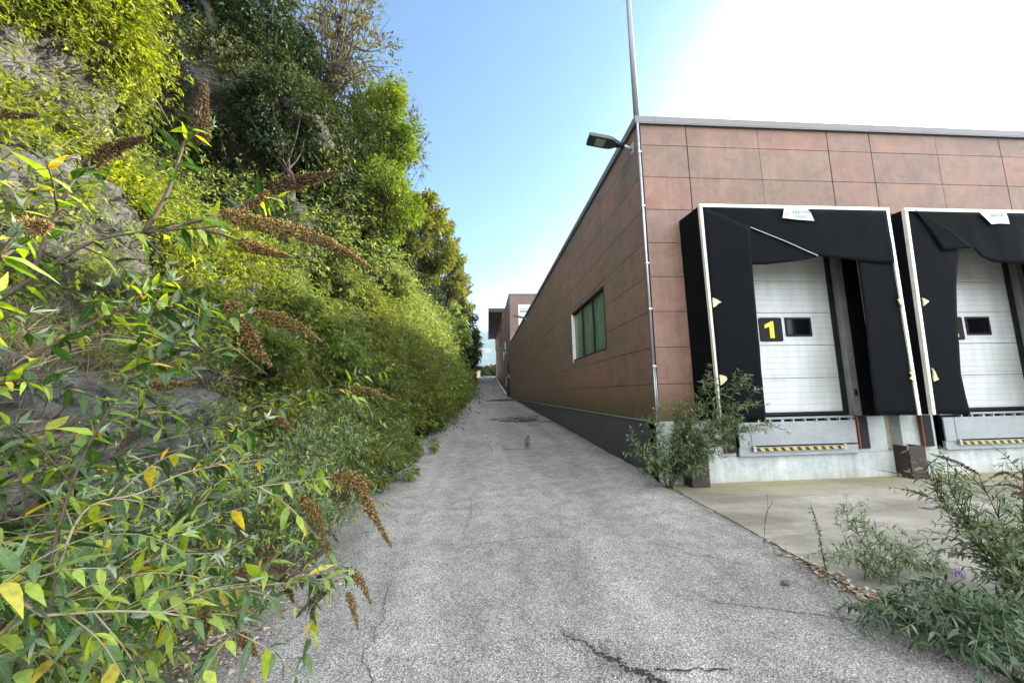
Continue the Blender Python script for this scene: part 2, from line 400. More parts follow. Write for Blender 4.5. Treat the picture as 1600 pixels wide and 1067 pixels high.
def link_mesh(name, V, faces, mat, parent=None, smooth=False, bevel=0., loc=None):
    V = np.asarray(V, dtype=np.float64).reshape(-1, 3)
    base = WLOC[parent.name] if parent is not None else (np.array(loc, float) if loc is not None else np.zeros(3))
    V = V - base
    me = bpy.data.meshes.new(name)
    if isinstance(faces, tuple) and faces[0] == 'arr':        # ('arr', loop_vertex_array, corners per face)
        loops, k = faces[1], faces[2]
        nf = len(loops)//k
        me.vertices.add(len(V)); me.vertices.foreach_set('co', V.astype(np.float32).ravel())
        me.loops.add(len(loops)); me.loops.foreach_set('vertex_index', loops.astype(np.int32))
        me.polygons.add(nf)
        me.polygons.foreach_set('loop_start', np.arange(0, nf*k, k, dtype=np.int32))
        me.polygons.foreach_set('loop_total', np.full(nf, k, dtype=np.int32))
        me.update(calc_edges=True)
    else:
        me.from_pydata([tuple(p) for p in V], [], faces)
    if smooth:
        me.polygons.foreach_set('use_smooth', np.ones(len(me.polygons), dtype=bool))
    me.materials.append(mat)
    o = bpy.data.objects.new(name, me)
    COL.objects.link(o)
    if parent is not None:
        o.parent = parent
    else:
        o.location = base
    WLOC[o.name] = base
    if bevel:
        b = o.modifiers.new('bevel', 'BEVEL'); b.width = bevel; b.segments = 2; b.limit_method = 'ANGLE'
    return o

class MB:
    def __init__(self):
        self.v = []; self.f = []
    def add(self, V, Fc):
        n = len(self.v)
        self.v.extend([tuple(map(float, p)) for p in V])
        self.f.extend([tuple(i+n for i in f) for f in Fc])
        return self
    def box(self, x0, x1, y0, y1, z0, z1):
        V = [(x0, y0, z0), (x1, y0, z0), (x1, y1, z0), (x0, y1, z0), (x0, y0, z1), (x1, y0, z1), (x1, y1, z1), (x0, y1, z1)]
        return self.add(V, [(0, 3, 2, 1), (4, 5, 6, 7), (0, 1, 5, 4), (1, 2, 6, 5), (2, 3, 7, 6), (3, 0, 4, 7)])
    def prism_xz(self, poly, y0, y1):
        n = len(poly)
        a = sum(poly[i][0]*poly[(i+1) % n][1]-poly[(i+1) % n][0]*poly[i][1] for i in range(n))
        if a < 0: poly = poly[::-1]
        V = [(x, y0, z) for x, z in poly]+[(x, y1, z) for x, z in poly]
        Fc = [tuple(range(n)), tuple(range(2*n-1, n-1, -1))]
        Fc += [((i+1) % n, i, i+n, (i+1) % n+n) for i in range(n)]
        return self.add(V, Fc)
    def prism_yz(self, poly, x0, x1):
        n = len(poly)
        V = [(x0, y, z) for y, z in poly]+[(x1, y, z) for y, z in poly]
        Fc = [tuple(range(n-1, -1, -1)), tuple(range(n, 2*n))]
        Fc += [(i, (i+1) % n, (i+1) % n+n, i+n) for i in range(n)]
        return self.add(V, Fc)
    def tube(self, pts, r, n=6, cap=True):
        pts = np.asarray(pts, float); m = len(pts)
        r = np.broadcast_to(np.asarray(r, float), (m,))
        T = np.gradient(pts, axis=0); T /= np.linalg.norm(T, axis=1)[:, None]+1e-12
        ref = np.array([0, 0, 1.]) if abs(T[0][2]) < .9 else np.array([1., 0, 0])
        V = []
        U = np.cross(T[0], ref); U /= np.linalg.norm(U)
        for i in range(m):
            U = U-T[i]*np.dot(U, T[i]); U /= np.linalg.norm(U)+1e-12
            W = np.cross(T[i], U)
            for j in range(n):
                a = 2*math.pi*j/n
                V.append(pts[i]+r[i]*(math.cos(a)*U+math.sin(a)*W))
        Fc = [(i*n+j, i*n+(j+1) % n, (i+1)*n+(j+1) % n, (i+1)*n+j) for i in range(m-1) for j in range(n)]
        if cap:
            Fc += [tuple(range(n-1, -1, -1)), tuple(range((m-1)*n, m*n))]
        return self.add(V, Fc)
    def build(self, name, mat, parent=None, smooth=False, bevel=0., loc=None):
        return link_mesh(name, self.v, self.f, mat, parent, smooth, bevel, loc)

def box_obj(name, b, mat, parent=None, bevel=0.):
    return MB().box(*b).build(name, mat, parent, bevel=bevel)

def each(name, boxes, mat, parent, bevel=0.):
    for b in boxes: box_obj(name, b, mat, parent, bevel)

def text_mesh(txt, size, x, y, z, shear=0., offset=0.):
    """flat lettering standing in the XZ plane, facing -Y"""
    cu = bpy.data.curves.new('lettering', 'FONT'); cu.body = txt; cu.size = size; cu.shear = shear
    cu.extrude = .001; cu.offset = offset
    o = bpy.data.objects.new('lettering', cu); COL.objects.link(o)
    bpy.context.view_layer.update()
    me = bpy.data.meshes.new_from_object(o.evaluated_get(bpy.context.evaluated_depsgraph_get()))
    V = [(x+p.co.x, y-p.co.z, z+p.co.y) for p in me.vertices]
    Fc = [tuple(p.vertices) for p in me.polygons]
    bpy.data.objects.remove(o); bpy.data.curves.remove(cu); bpy.data.meshes.remove(me)
    return V, Fc

# ------------------------------------------------------------------ numpy noise, leaves
def vnoise(P, s, seed=0):
    p = np.asarray(P)*s+seed*17.31
    i = np.floor(p).astype(np.int64); f = p-i; f = f*f*(3-2*f)
    def h(a, b, c):
        n = (a*374761393+b*668265263+c*2147483647+seed*974634) & 0xffffffff
        n = ((n ^ (n >> 13))*1274126177) & 0xffffffff
        return ((n ^ (n >> 16)) & 0xffff)/65535.
    r = 0
    for dx in (0, 1):
        for dy in (0, 1):
            for dz in (0, 1):
                w = (f[:, 0] if dx else 1-f[:, 0])*(f[:, 1] if dy else 1-f[:, 1])*(f[:, 2] if dz else 1-f[:, 2])
                r = r+w*h(i[:, 0]+dx, i[:, 1]+dy, i[:, 2]+dz)
    return r
def fbm(P, s, seed=0, o=3):
    a = 1; t = 0; r = 0
    for k in range(o):
        r = r+a*vnoise(P, s*2**k, seed+k); t += a; a *= .5
    return r/t

def unit(A):
    return A/(np.linalg.norm(A, axis=-1, keepdims=True)+1e-9)

def leaves_simple(P, D, N, L, W):
    """four-vertex folded leaves -> (verts, triangle loops)"""
    D = unit(D); S = unit(np.cross(D, N)); N = np.cross(S, D)
    L = L[:, None]; W = W[:, None]
    a = P
    b = P+D*L*.42+S*W*.5+N*W*.18
    c = P+D*L-N*L*.12
    d = P+D*L*.42-S*W*.5+N*W*.18
    V = np.stack([a, b, c, d], 1).reshape(-1, 3)
    n = len(P); base = (np.arange(n)*4)[:, None]
    loops = (base+np.array([0, 1, 2, 0, 2, 3])).ravel()
    return V, loops, 3

_T = np.array([0, .12, .3, .52, .76, 1.]); _Wd = np.array([.06, .62, 1., .82, .42, .02])
def leaves_fine(P, D, N, L, W, curl=None):
    """leaf blades of 18 vertices with midrib fold, droop and wavy edge"""
    D = unit(D); S = unit(np.cross(D, N)); N = np.cross(S, D)
    n = len(P)
    if curl is None: curl = rng.uniform(.05, .4, n)
    V = np.zeros((n, 6, 3, 3))
    side = rng.uniform(-.12, .12, n)
    for i, (t, w) in enumerate(zip(_T, _Wd)):
        c = P+D*(L*t)[:, None]-N*(L*curl*t*t)[:, None]+S*(L*side*t*t)[:, None]
        wob = rng.uniform(.9, 1.1, n)
        V[:, i, 1] = c
        V[:, i, 0] = c+S*(W*.5*w*wob)[:, None]+N*(W*w*.16*rng.uniform(.3, 1.5, n))[:, None]
        V[:, i, 2] = c-S*(W*.5*w*wob)[:, None]+N*(W*w*.16*rng.uniform(.3, 1.5, n))[:, None]
    q = []
    for i in range(5):
        for j in range(2):
            q += [i*3+j, i*3+j+1, (i+1)*3+j+1, (i+1)*3+j]
    loops = ((np.arange(n)*18)[:, None]+np.array(q)).ravel()
    return V.reshape(-1, 3), loops, 4

def leaf_obj(name, mat, parent, P, D, N, L, W, fine=False, loc=None):
    V, loops, k = (leaves_fine if fine else leaves_simple)(P, D, N, L, W)
    o = link_mesh(name, V, ('arr', loops, k), mat, parent, smooth=fine, loc=loc)
    if fine:                                     # blade coordinates: across from the midrib, along to the tip
        a = o.data.attributes.new('blade', 'FLOAT_VECTOR', 'POINT')
        B = np.zeros((6, 3, 3)); B[:, :, 0] = [1, 0, 1]; B[:, :, 1] = _T[:, None]; B[:, :, 2] = 1
        a.data.foreach_set('vector', np.tile(B.reshape(-1, 3), (len(P), 1)).astype(np.float32).ravel())
    return o

def rand_dirs(n):
    return unit(rng.normal(size=(n, 3)))

# ------------------------------------------------------------------ terrain
def road_z(Y):
    return np.interp(Y, [-60, -20, 0, 34, 40, 75, 84, 130, 4000], [-.9, -.6, 0, 1.09, 1.24, 4.75, 4.95, 4.6, 4.0])

_PZ = np.array([-.6, 0, .6, 1.2, 2, 3, 4, 5, 6, 7, 8, 9, 10, 11])
_PN = np.array([-2.0, -2.3, -2.6, -2.95, -3.35, -3.85, -4.2, -4.6, -5.1, -5.2, -5.05, -5.15, -5.7, -6.6])
_PF = np.array([-1.9, -2.15, -2.25, -2.45, -2.75, -3.1, -3.45, -3.85, -4.15, -4.3, -4.3, -4.4, -4.9, -6.0])
def hill_scale(Y):
    return np.interp(Y, [-20, 4, 8, 15, 40, 70, 110], [.85, .85, .88, .97, 1.15, 1.35, 1.2])
def hill_x(Y, z):
    w = np.clip((Y-6)/7., 0, 1)
    zz = z/hill_scale(Y)
    x = (1-w)*np.interp(zz, _PZ, _PN)+w*np.interp(zz, _PZ, _PF)
    # a recess and a buttress whose end turns away from the sun
    ss = lambda v, a, b: (lambda t: t*t*(3-2*t))(np.clip((v-a)/(b-a), 0, 1))
    x = x+ss(z, 3.6, 5.2)*(1-ss(z, 10., 11.5))*(-1.1*np.exp(-((Y-6.9)/1.1)**2)+.85*ss(Y, 7.9, 9.2)*(1-ss(Y, 12, 18)))
    x = x-1.3*ss(z, 5.6, 6.8)*(1-ss(z, 9., 10.6))*ss(Y, 12.5, 14.5)*(1-ss(Y, 45, 55))
    # the dark overhung hollow in the cliff
    x = x-2.2*np.exp(-((Y-8.3)/.95)**2-((z-6.5)/.62)**2)
    x = x-.5*np.exp(-((Y-3.2)/1.)**2-((z-2.3)/.35)**2)
    return x

def build_ground():
    def axis(a, far):
        return sorted(set([-far, -1500, -600, -200, -80]+list(a)+[80, 200, 600, 1500, far]))
    xs = axis(np.r_[np.arange(-40, -4, 4), np.arange(-4, 4, .5), np.arange(4, 44, 4)], 4000)
    ys = sorted(set([-4000, -1500, -500, -200, -100, -60]+list(np.arange(-40, -4, 4))+list(np.arange(-4, 10, .5))+list(np.arange(10, 140, 3))+[160, 250, 500, 1000, 1400, 2200, 4000]))
    V = []; 
    for y in ys:
        for x in xs:
            z = float(road_z(y))-.045
            if x > 2.4 and y < 7: z = min(z, -.02)
            if x < -1.0 and -20 < y < 110: z += .02*math.sin(x*3.1+y*1.7)+.02
            V.append((x, y, z))
    nx = len(xs)
    Fc = [(j*nx+i, j*nx+i+1, (j+1)*nx+i+1, (j+1)*nx+i) for j in range(len(ys)-1) for i in range(nx-1)]
    tag(link_mesh('ground', V, Fc, M['soil'], smooth=True), 'dark soil strewn with leaves beside the road', 'ground', kind='structure')
    # road
    ys = np.r_[np.arange(-14, 12, .4), np.arange(12, 34, 1.), np.arange(34, 130, 2.)]
    V = []; Fc = []; nx = 12
    for y in ys:
        le = -1.86+.13*mnoise.noise((y*.9, 3.3, 0))+.07*mnoise.noise((y*3.1, 7.7, 0))
        re = 2.69 if y < 6.1 else 2.765
        if y > 42: le = -2.2
        for i in range(nx):
            t = i/(nx-1); x = le+(re-le)*t
            z = float(road_z(y))+.018*mnoise.noise((x*.7, y*.5, 2.2))
            if i == 0: z -= .03
            V.append((x, y, z))
    for j in range(len(ys)-1):
        for i in range(nx-1):
            Fc.append((j*nx+i, j*nx+i+1, (j+1)*nx+i+1, (j+1)*nx+i))
    tag(link_mesh('road', V, Fc, M['asphalt'], smooth=True), 'worn grey asphalt lane climbing along the building', 'road', kind='structure')
    # apron slab of the loading bays
    ys = [-14, -8, -4, -2, 0, .8, 1.6, 2.0, 2.4, 2.8, 3.2, 3.6, 4.2, 5, 6.085]; xs = [2.735, 2.75, 3.2, 4, 5, 7, 10, 16, 26, 40]
    V = []; 
    for y in ys:
        for x in xs: V.append((x, y, min(.105, float(road_z(y))+.016)-(.006 if x < 2.74 else 0)))
    n = len(V); nx = len(xs); ny = len(ys)
    V += [(x, y, z-.2) for x, y, z in V]
    Fc = [(j*nx+i, j*nx+i+1, (j+1)*nx+i+1, (j+1)*nx+i) for j in range(ny-1) for i in range(nx-1)]
    Fc += [((j+1)*nx, j*nx, j*nx+n, (j+1)*nx+n) for j in range(ny-1)]
    Fc += [(i+1, i, i+n, i+1+n)[::-1] for i in range(nx-1)]
    tag(link_mesh('apron', V, Fc, M['apron']), 'stained beige concrete apron before the loading docks', 'pavement', kind='structure')

def ribbon(pts, widths, z_off, mat, name, label):
    m = MB(); V = []; n = len(pts)
    for i, ((x, y), w) in enumerate(zip(pts, widths)):
        a = pts[max(0, i-1)]; b = pts[min(n-1, i+1)]
        d = np.array([b[0]-a[0], b[1]-a[1]]); d /= np.linalg.norm(d)+1e-9
        px, py = -d[1], d[0]
        for s in (-1, 1):
            g = random.uniform(.25, 1.5); X, Yv = x+s*px*w*g, y+s*py*w*g
            V.append((X, Yv, float(road_z(Yv))+.018*mnoise.noise((X*.7, Yv*.5, 2.2))+z_off))
    Fc = [(2*i, 2*i+1, 2*i+3, 2*i+2) for i in range(n-1)]
    return tag(link_mesh(name, V, Fc, mat), label, 'crack', kind='structure')

def crack_path(a, b, n, amp, seed):
    P = []
    for i in range(n):
        t = i/(n-1)
        x = a[0]+(b[0]-a[0])*t; y = a[1]+(b[1]-a[1])*t
        x += amp*mnoise.noise((t*6, seed, 0))+amp*.4*mnoise.noise((t*22, seed, 5)); y += amp*mnoise.noise((t*6, seed, 9))
        P.append((x, y))
    return P

HILL = {}
def build_hill():
    ys = np.r_[np.arange(-16, 1, 1.), np.arange(1, 9, .075), np.arange(9, 14, .16), np.arange(14, 40, .5), np.arange(40, 122, 2.)]
    zs = np.r_[np.arange(-.6, 5, .08), np.arange(5, 11.01, .13)]
    Vs = []; nz = len(zs)+5
    for y in ys:
        hs = float(hill_scale(y)); rz = float(road_z(y))
        row = []
        for z in zs:
            zz = z*hs
            row.append([float(hill_x(y, zz)), y, zz+rz])
        xt, zt = row[-1][0], row[-1][2]
        for dx, dz in ((-1.5, .7), (-5, 2.), (-14, 4.), (-40, 8.), (-160, 10.)):
            row.append([xt+dx, y, zt+dz])
        Vs.append(row)
    A = np.array(Vs)
    P = A.reshape(-1, 3)
    # rugged, bedded rock
    bed = np.floor(P[:, 2]*1.6+1.2*fbm(P*np.array([.4, .4, 0]), .8, 5))/1.6
    q = np.c_[P[:, 0]*.6, P[:, 1], bed*3]
    amp = np.clip((P[:, 2]-road_z(P[:, 1])-.1)/.8, 0, 1)
    dx = (fbm(q, .9, 3)-.5)*1.1+(fbm(P, .55, 9)-.5)*1.3+(np.abs(fbm(P, 2.3, 21)-.5))*-.5+(fbm(P, 4.5, 31)-.5)*.3
    T = fbm(np.c_[P[:, 0], P[:, 1]*.8, P[:, 2]*1.5], 1.25, 61, 3)*11
    dx = dx+(np.floor(T)+np.clip((T-np.floor(T)-.35)/.65, 0, 1)**4-T)*.20
    B = np.floor(P[:, 2]*1.35+1.1*fbm(P, .5, 71)+.4*fbm(P, 2.2, 73)); dx = dx+(vnoise(np.c_[B*3.7, np.floor(P[:, 1]*1.1+B*.37+.5*fbm(P, 1.7, 75)), B*0], 1.37, 79)-.5)*.42
    P = P.copy(); P[:, 0] += dx*amp*.75
    P[:, 2] += (fbm(P, 1.1, 41)-.5)*.5*amp
    P[:, 1] += (fbm(P, 1.3, 51)-.5)*.3*amp
    ny = len(ys)
    idx = np.arange(ny*nz).reshape(ny, nz)
    quads = np.stack([idx[:-1, :-1], idx[1:, :-1], idx[1:, 1:], idx[:-1, 1:]], -1).reshape(-1, 4)
    o = link_mesh('hillside', P, ('arr', quads.ravel(), 4), M['rock'])
    tag(o, 'steep grey rock face overgrown with plants along the road', 'hillside', kind='structure')
    p = P[quads]
    n = np.cross(p[:, 2]-p[:, 0], p[:, 3]-p[:, 1]); area = np.linalg.norm(n, axis=1)/2
    n = unit(n)
    HILL.update(P=P, quads=quads, n=n, area=area, cen=p.mean(1))

def sample_hill(count, weight):
    c = HILL['cen']; w = HILL['area']*weight(c, HILL['n'])
    i = rng.choice(len(w), count, p=w/w.sum())
    q = HILL['P'][HILL['quads'][i]]
    a = rng.random((count, 1)); b = rng.random((count, 1))
    P = q[:, 0]*(1-a)*(1-b)+q[:, 1]*a*(1-b)+q[:, 2]*a*b+q[:, 3]*(1-a)*b
    return P, HILL['n'][i]

def tufts(name, label, cat, mat, count, per, radius, L, W, weight, out=.12, droop=.5, spread=.8):
    """plant mass on the slope: leaf clumps pushed off the rock, too many to count"""
    C, N = sample_hill(count, weight)
    far = np.clip(C[:, 1]/9., .8, 3.0)
    R = rng.uniform(radius[0], radius[1], count)*np.sqrt(far)
    C = C+N*(R*rng.uniform(.2, .9, count))[:, None]
    k = np.maximum(8, (per*.45*rng.uniform(.5, 1.5, count))).astype(int)
    ci = np.repeat(np.arange(count), k); n = len(ci)
    d = rand_dirs(n); d = unit(d+N[ci]*.9)
    rr = rng.random(n)**.55
    P = C[ci]+d*(R[ci]*rr)[:, None]*np.array([1, 1, .85])
    D = unit(d*spread+rand_dirs(n)*.6+np.array([0, 0, -droop])+np.array([.25, -.1, 0]))
    Nn = unit(d+rand_dirs(n)*.7+np.array([0, 0, .5]))
    # arching shoots with leaves along them
    ns = count*3; si = np.repeat(np.arange(count), 3)
    sd = unit(N[si]*.8+rand_dirs(ns)*.75+np.array([0, 0, .25])); sl = R[si]*rng.uniform(1.2, 2.8, ns)
    kk = max(4, int(per*.55/3)); sj = np.repeat(np.arange(ns), kk); m_ = len(sj)
    t = rng.random(m_)
    g = droop*.75
    P2 = C[si][sj]+sd[sj]*(sl[sj]*t)[:, None]+np.array([0, 0, -1.])*(g*sl[sj]*t*t)[:, None]+rng.normal(0, .015, (m_, 3))
    T2 = unit(sd[sj]+np.array([0, 0, -1.])*(2*g*t)[:, None])
    D2 = unit(T2*.8+rand_dirs(m_)*.75+np.array([0, 0, -.15]))
    P = np.r_[P, P2]; D = np.r_[D, D2]; Nn = np.r_[Nn, unit(rand_dirs(m_)*.6+np.array([.3, -.1, .7]))]
    ci = np.r_[ci, si[sj]]; n = len(P)
    ln = rng.uniform(L[0], L[1], n)*far[ci]**.75; wd = ln*rng.uniform(W[0], W[1], n)
    o = leaf_obj(name, mat, None, P, D, Nn, ln, wd)
    return tag(o, label, cat, kind='stuff')

def build_slope_plants():
    zr = lambda c: c[:, 2]-road_z(c[:, 1])
    sm = lambda x, a, b: np.clip((x-a)/(b-a), 0, 1)
    def w_creeper(c, n):
        f = fbm(c, .55, 77)
        return (c[:, 1] > .3)*(c[:, 1] < 8.4)*sm(zr(c), 2.4, 3.8)*sm(f, .40, .53)*(1-sm(zr(c), 8.2, 10.))*(1-.97*np.exp(-((c[:, 1]-3.5)/1.0)**2-((zr(c)-3.6)/.8)**2))*np.where(c[:, 1]+.35*zr(c) > 8.6, .03, 1.)+1e-9
    tufts('creeper', 'bright yellow green creeper in the sun, upper near rock face', 'creeper', M['lf_creeper'], 1900, 76, (.16, .40), (.07, .135), (.24, .38), w_creeper)
    def w_slope(c, n):
        f = fbm(c, .5, 99)
        return (c[:, 1] > 5.2)*(c[:, 1] < 60)*sm(zr(c), -.1, .3)*(1-sm(zr(c), np.where(c[:, 1] < 12, 4.2, 5.2), np.where(c[:, 1] < 12, 5.2, 6.4)))*(.03+sm(f, .42, .54))*(1-.9*np.exp(-((c[:, 1]-7.6)/1.5)**2-((zr(c)-6.0)/1.)**2))*np.where(c[:, 1] < 20, 1., .45)+1e-9
    tufts('undergrowth', 'feathery yellow green undergrowth covering the middle of the slope', 'undergrowth', M['lf_slope'], 2600, 76, (.20, .50), (.08, .16), (.15, .26), w_slope, droop=.7)
    def w_dark(c, n):
        f = fbm(c, .5, 99)
        return (c[:, 1] > 5.2)*(c[:, 1] < 60)*sm(zr(c), -.1, .3)*(1-sm(zr(c), 5.5, 8.))*(1-sm(f, .42, .56))*np.where(c[:, 1] < 20, 1., .45)+1e-9
    tufts('bramble', 'darker green bramble patches between the feathery undergrowth', 'bramble', M['lf_bush'], 1500, 60, (.20, .50), (.07, .13), (.35, .55), w_dark, droop=.4)
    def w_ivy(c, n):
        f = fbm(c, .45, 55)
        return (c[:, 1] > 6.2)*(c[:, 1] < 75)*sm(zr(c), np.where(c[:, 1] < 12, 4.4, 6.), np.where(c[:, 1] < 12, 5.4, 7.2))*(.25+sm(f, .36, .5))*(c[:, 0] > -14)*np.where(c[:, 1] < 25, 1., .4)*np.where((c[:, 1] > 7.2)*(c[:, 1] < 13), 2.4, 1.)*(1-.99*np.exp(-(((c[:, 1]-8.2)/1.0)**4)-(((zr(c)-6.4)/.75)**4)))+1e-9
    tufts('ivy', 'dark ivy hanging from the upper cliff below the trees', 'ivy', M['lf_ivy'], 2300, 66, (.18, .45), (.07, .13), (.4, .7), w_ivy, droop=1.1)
    def w_low(c, n):
        f = fbm(c, .8, 33)
        return (c[:, 1] > .2)*(c[:, 1] < 6.5)*sm(zr(c), -.3, .1)*(1-sm(zr(c), 3.0, 4.2))*sm(f, .44, .56)+1e-9
    tufts('rock_plants', 'small green plants growing in gaps of the lower rock', 'plants', M['lf_bush'], 330, 42, (.10, .26), (.05, .10), (.22, .36), w_low)
    # dry canes and hanging stems over the face
    P, N = sample_hill(700, lambda c, n: (c[:, 1] > 1.5)*(c[:, 1] < 24)*(zr(c) > .6)*(zr(c) < 9)*(fbm(c, .7, 123) > .45)+1e-9)
    m = MB()
    for p, nn in zip(P, N):
        L = random.uniform(.35, 1.1)
        d = unit(np.array([.35, random.uniform(-.4, .4), random.uniform(-.5, 1.)])+nn*.6)
        q = p+d*L*.5+np.array([.05, 0, 0]); e = p+d*L+np.array([.12, 0, -.28*L])
        m.tube([p, q, e], [.006, .005, .002], 3, False)
    tag(m.build('dry_canes', M['pale_stem']), 'dry pale stems hanging over the rock face', 'dry stems', kind='stuff')
    # hanging ivy strands under the far crowns
    P, N = sample_hill(420, lambda c, n: (c[:, 1] > 12)*(c[:, 1] < 42)*(zr(c) > 8.2)*(zr(c) < 10.8)+1e-9)
    LP = []; LD = []
    for p in P:
        L = random.uniform(1.4, 4.2); x0 = p+np.array([random.uniform(.1, .7), 0, 0])
        n = int(L*26)
        t = rng.random(n)
        LP.append(x0+np.c_[rng.normal(0, .07, n), rng.normal(0, .07, n), -t*L]); LD.append(rand_dirs(n)*.6+np.array([.2, 0, -1]))
    LP = np.concatenate(LP); LD = np.concatenate(LD); n = len(LP)
    ln = rng.uniform(.12, .22, n)
    tag(leaf_obj('ivy_strands', M['lf_ivy'], None, LP, LD, rand_dirs(n)+np.array([.6, -.3, .3]), ln, ln*.6), 'long ivy strands hanging like curtains from the far cliff', 'ivy', kind='stuff')

# ------------------------------------------------------------------ plants that are things
def curve_pts(pts, n):
    """smooth polyline through points (Catmull-Rom)"""
    p = np.asarray(pts, float); m = len(p)
    e = np.vstack([2*p[0]-p[1], p, 2*p[-1]-p[-2]])
    out = []
    for t in np.linspace(0, m-1-1e-6, n):
        i = int(t); f = t-i
        a, b, c, d = e[i], e[i+1], e[i+2], e[i+3]
        out.append(.5*((2*b)+(-a+c)*f+(2*a-5*b+4*c-d)*f*f+(-a+3*b-3*c+d)*f**3))
    return np.array(out)

def spike_mesh(m_pts, r, n_bits, bit=.006):
    """dried flower head: hundreds of small capsules round a bent, tapering axis"""
    P = curve_pts(m_pts, 40)
    T = unit(np.gradient(P, axis=0))
    t = rng.random(n_bits)**.85; f = t*39; i = np.clip(f.astype(int), 0, 38); fr = (f-i)[:, None]
    c = P[i]*(1-fr)+P[i+1]*fr; tt = T[i]
    rd = unit(np.cross(tt, rand_dirs(n_bits)))
    prof = np.interp(t, [0, .08, .35, .75, 1], [.4, .9, .95, .5, .10])*(.82+.3*np.sin(t*47)**2)
    rr = r*1.08*prof*rng.uniform(.25, 1.0, n_bits)*(.7+.6*vnoise(np.c_[t*14, rd[:, 0]*1.5, rd[:, 2]*1.5], 1., int(rng.integers(99))))
    c = c+rd*rr[:, None]
    ax = unit(rd*1.+tt*.55+rand_dirs(n_bits)*.45)
    u = unit(np.cross(ax, tt+rand_dirs(n_bits)*.2)); w = np.cross(ax, u)
    L = bit*rng.uniform(.6, 1.7, n_bits)[:, None]*np.interp(t, [0, .7, 1], [1, .9, .55])[:, None]; S = L*.36
    V = np.stack([c-ax*L, c+u*S, c+w*S, c-u*S, c-w*S, c+ax*L], 1).reshape(-1, 3)
    tri = np.array([0, 2, 1, 0, 3, 2, 0, 4, 3, 0, 1, 4, 5, 1, 2, 5, 2, 3, 5, 3, 4, 5, 4, 1])
    loops = ((np.arange(n_bits)*6)[:, None]+tri).ravel()
    return V, loops

def add_spike(parent, pts, r, n_bits=420, bit=.0062, dark=False):
    V, loops = spike_mesh(pts, r, int(n_bits*2.1), bit*.66)
    return link_mesh('flower_spike', V, ('arr', loops, 3), M['seed_dark' if dark else 'seed'], parent)

def stem_leaves(pts, r0, spacing, L, rnd=.5, droop=.35, pair=True, start=.12):
    """opposite leaf pairs along one stem"""
    P = np.asarray(pts); seg = np.linalg.norm(np.diff(P, axis=0), axis=1); s = np.r_[0, np.cumsum(seg)]
    tot = s[-1]; out = []
    q = tot*start; k = 0
    while q < tot:
        i = min(np.searchsorted(s, q)-1, len(seg)-1); f = (q-s[i])/(seg[i]+1e-9)
        c = P[i]*(1-f)+P[i+1]*f; T = unit(P[i+1]-P[i])
        a = random.uniform(0, math.pi) if rnd > .9 else (k % 2)*math.pi/2+random.uniform(-rnd, rnd)
        U = unit(np.cross(T, np.array([.1, .2, 1.]))); Wv = np.cross(T, U)
        for sg in ((1, -1) if pair else (1,)):
            d = sg*(math.cos(a)*U+math.sin(a)*Wv)
            D = unit(d*.8+T*.55+np.array([0, 0, -droop*random.uniform(.2, 1.6)])+rand_dirs(1)[0]*.25)
            ln = random.uniform(*L)*(1-.35*(q/tot))
            out.append((c, D, ln))
        k += 1; q += spacing*random.uniform(.6, 1.4)
    return out

def make_buddleia(name, label, base, stems, group=None, L=(.06, .12), spacing=.05, side=.75, side_len=(.08, .26), spikes=(), r0=.007,
                  leafm='lf_near', silver=True, stemm='stem', fine=True, WL=(.21, .36), droop=.4, cat='shrub', spike_auto=0., spike_len=(.12, .2), spike_r=.015, spike_bits=240):
    t = thing(name, label, cat, base, group)
    ms = MB(); lv = []; sv = []; auto = []
    for st in stems:
        P = curve_pts(st, 22)
        rr = np.linspace(1, .35, 22)*r0*random.uniform(.8, 1.2)
        ms.tube(P, rr, 6)
        lv += stem_leaves(P, r0, spacing, L, droop=droop)
        ln = np.linalg.norm(np.diff(P, axis=0), axis=1).sum()
        k = int(ln/spacing*side*.5)
        ends = [(P[-1], unit(P[-1]-P[-3]))]
        for _ in range(k):
            i = random.randint(4, 20); T = unit(P[i+1]-P[i])
            d = unit(T*.7+rand_dirs(1)[0]*.8+np.array([.15, 0, .12]))
            sl = random.uniform(*side_len)
            q = [P[i], P[i]+d*sl*.5, P[i]+d*sl+np.array([0, 0, -.18*sl])]
            Q = curve_pts(q, 8)
            ms.tube(Q, np.linspace(.45, .18, 8)*r0, 4)
            lv += stem_leaves(Q, r0, spacing*.75, (L[0]*.8, L[1]*.9), droop=droop, start=.2)
            ends.append((Q[-1], unit(Q[-1]-Q[-3])))
        for e, T in ends:
            if silver and random.random() < .72:
                for _ in range(random.randint(4, 7)):
                    D = unit(T*.7+rand_dirs(1)[0]*.85+np.array([0, 0, .25]))
                    sv.append((e, D, random.uniform(.25, .55)*L[1]*.7))
            if random.random() < spike_auto:
                auto.append((e, T))
    ms.build('stems', M[stemm], t, smooth=True)
    def arr(lst): return np.array([x[0] for x in lst]), np.array([x[1] for x in lst]), np.array([x[2] for x in lst])
    P, D, ln = arr(lv); n = len(P)
    leaf_obj('foliage', M[leafm], t, P, D, unit(np.array([0, 0, 1.])+rand_dirs(n)*.55), ln, ln*rng.uniform(WL[0], WL[1], n), fine)
    if sv:
        P, D, ln = arr(sv); n = len(P)
        leaf_obj('young_shoots', M['lf_silver'], t, P, D, rand_dirs(n)+np.array([0, 0, .5]), ln, ln*rng.uniform(.16, .26, n), fine)
    for s in spikes:
        add_spike(t, *s)
    for e, T in auto[:40]:
        sl = random.uniform(*spike_len)
        add_spike(t, [e, e+T*sl*.5+np.array([0, 0, -.02]), e+T*sl+np.array([0, 0, -.3*sl])], spike_r, spike_bits, .006 if spike_r < .02 else .007, random.random() < .4)
    return t

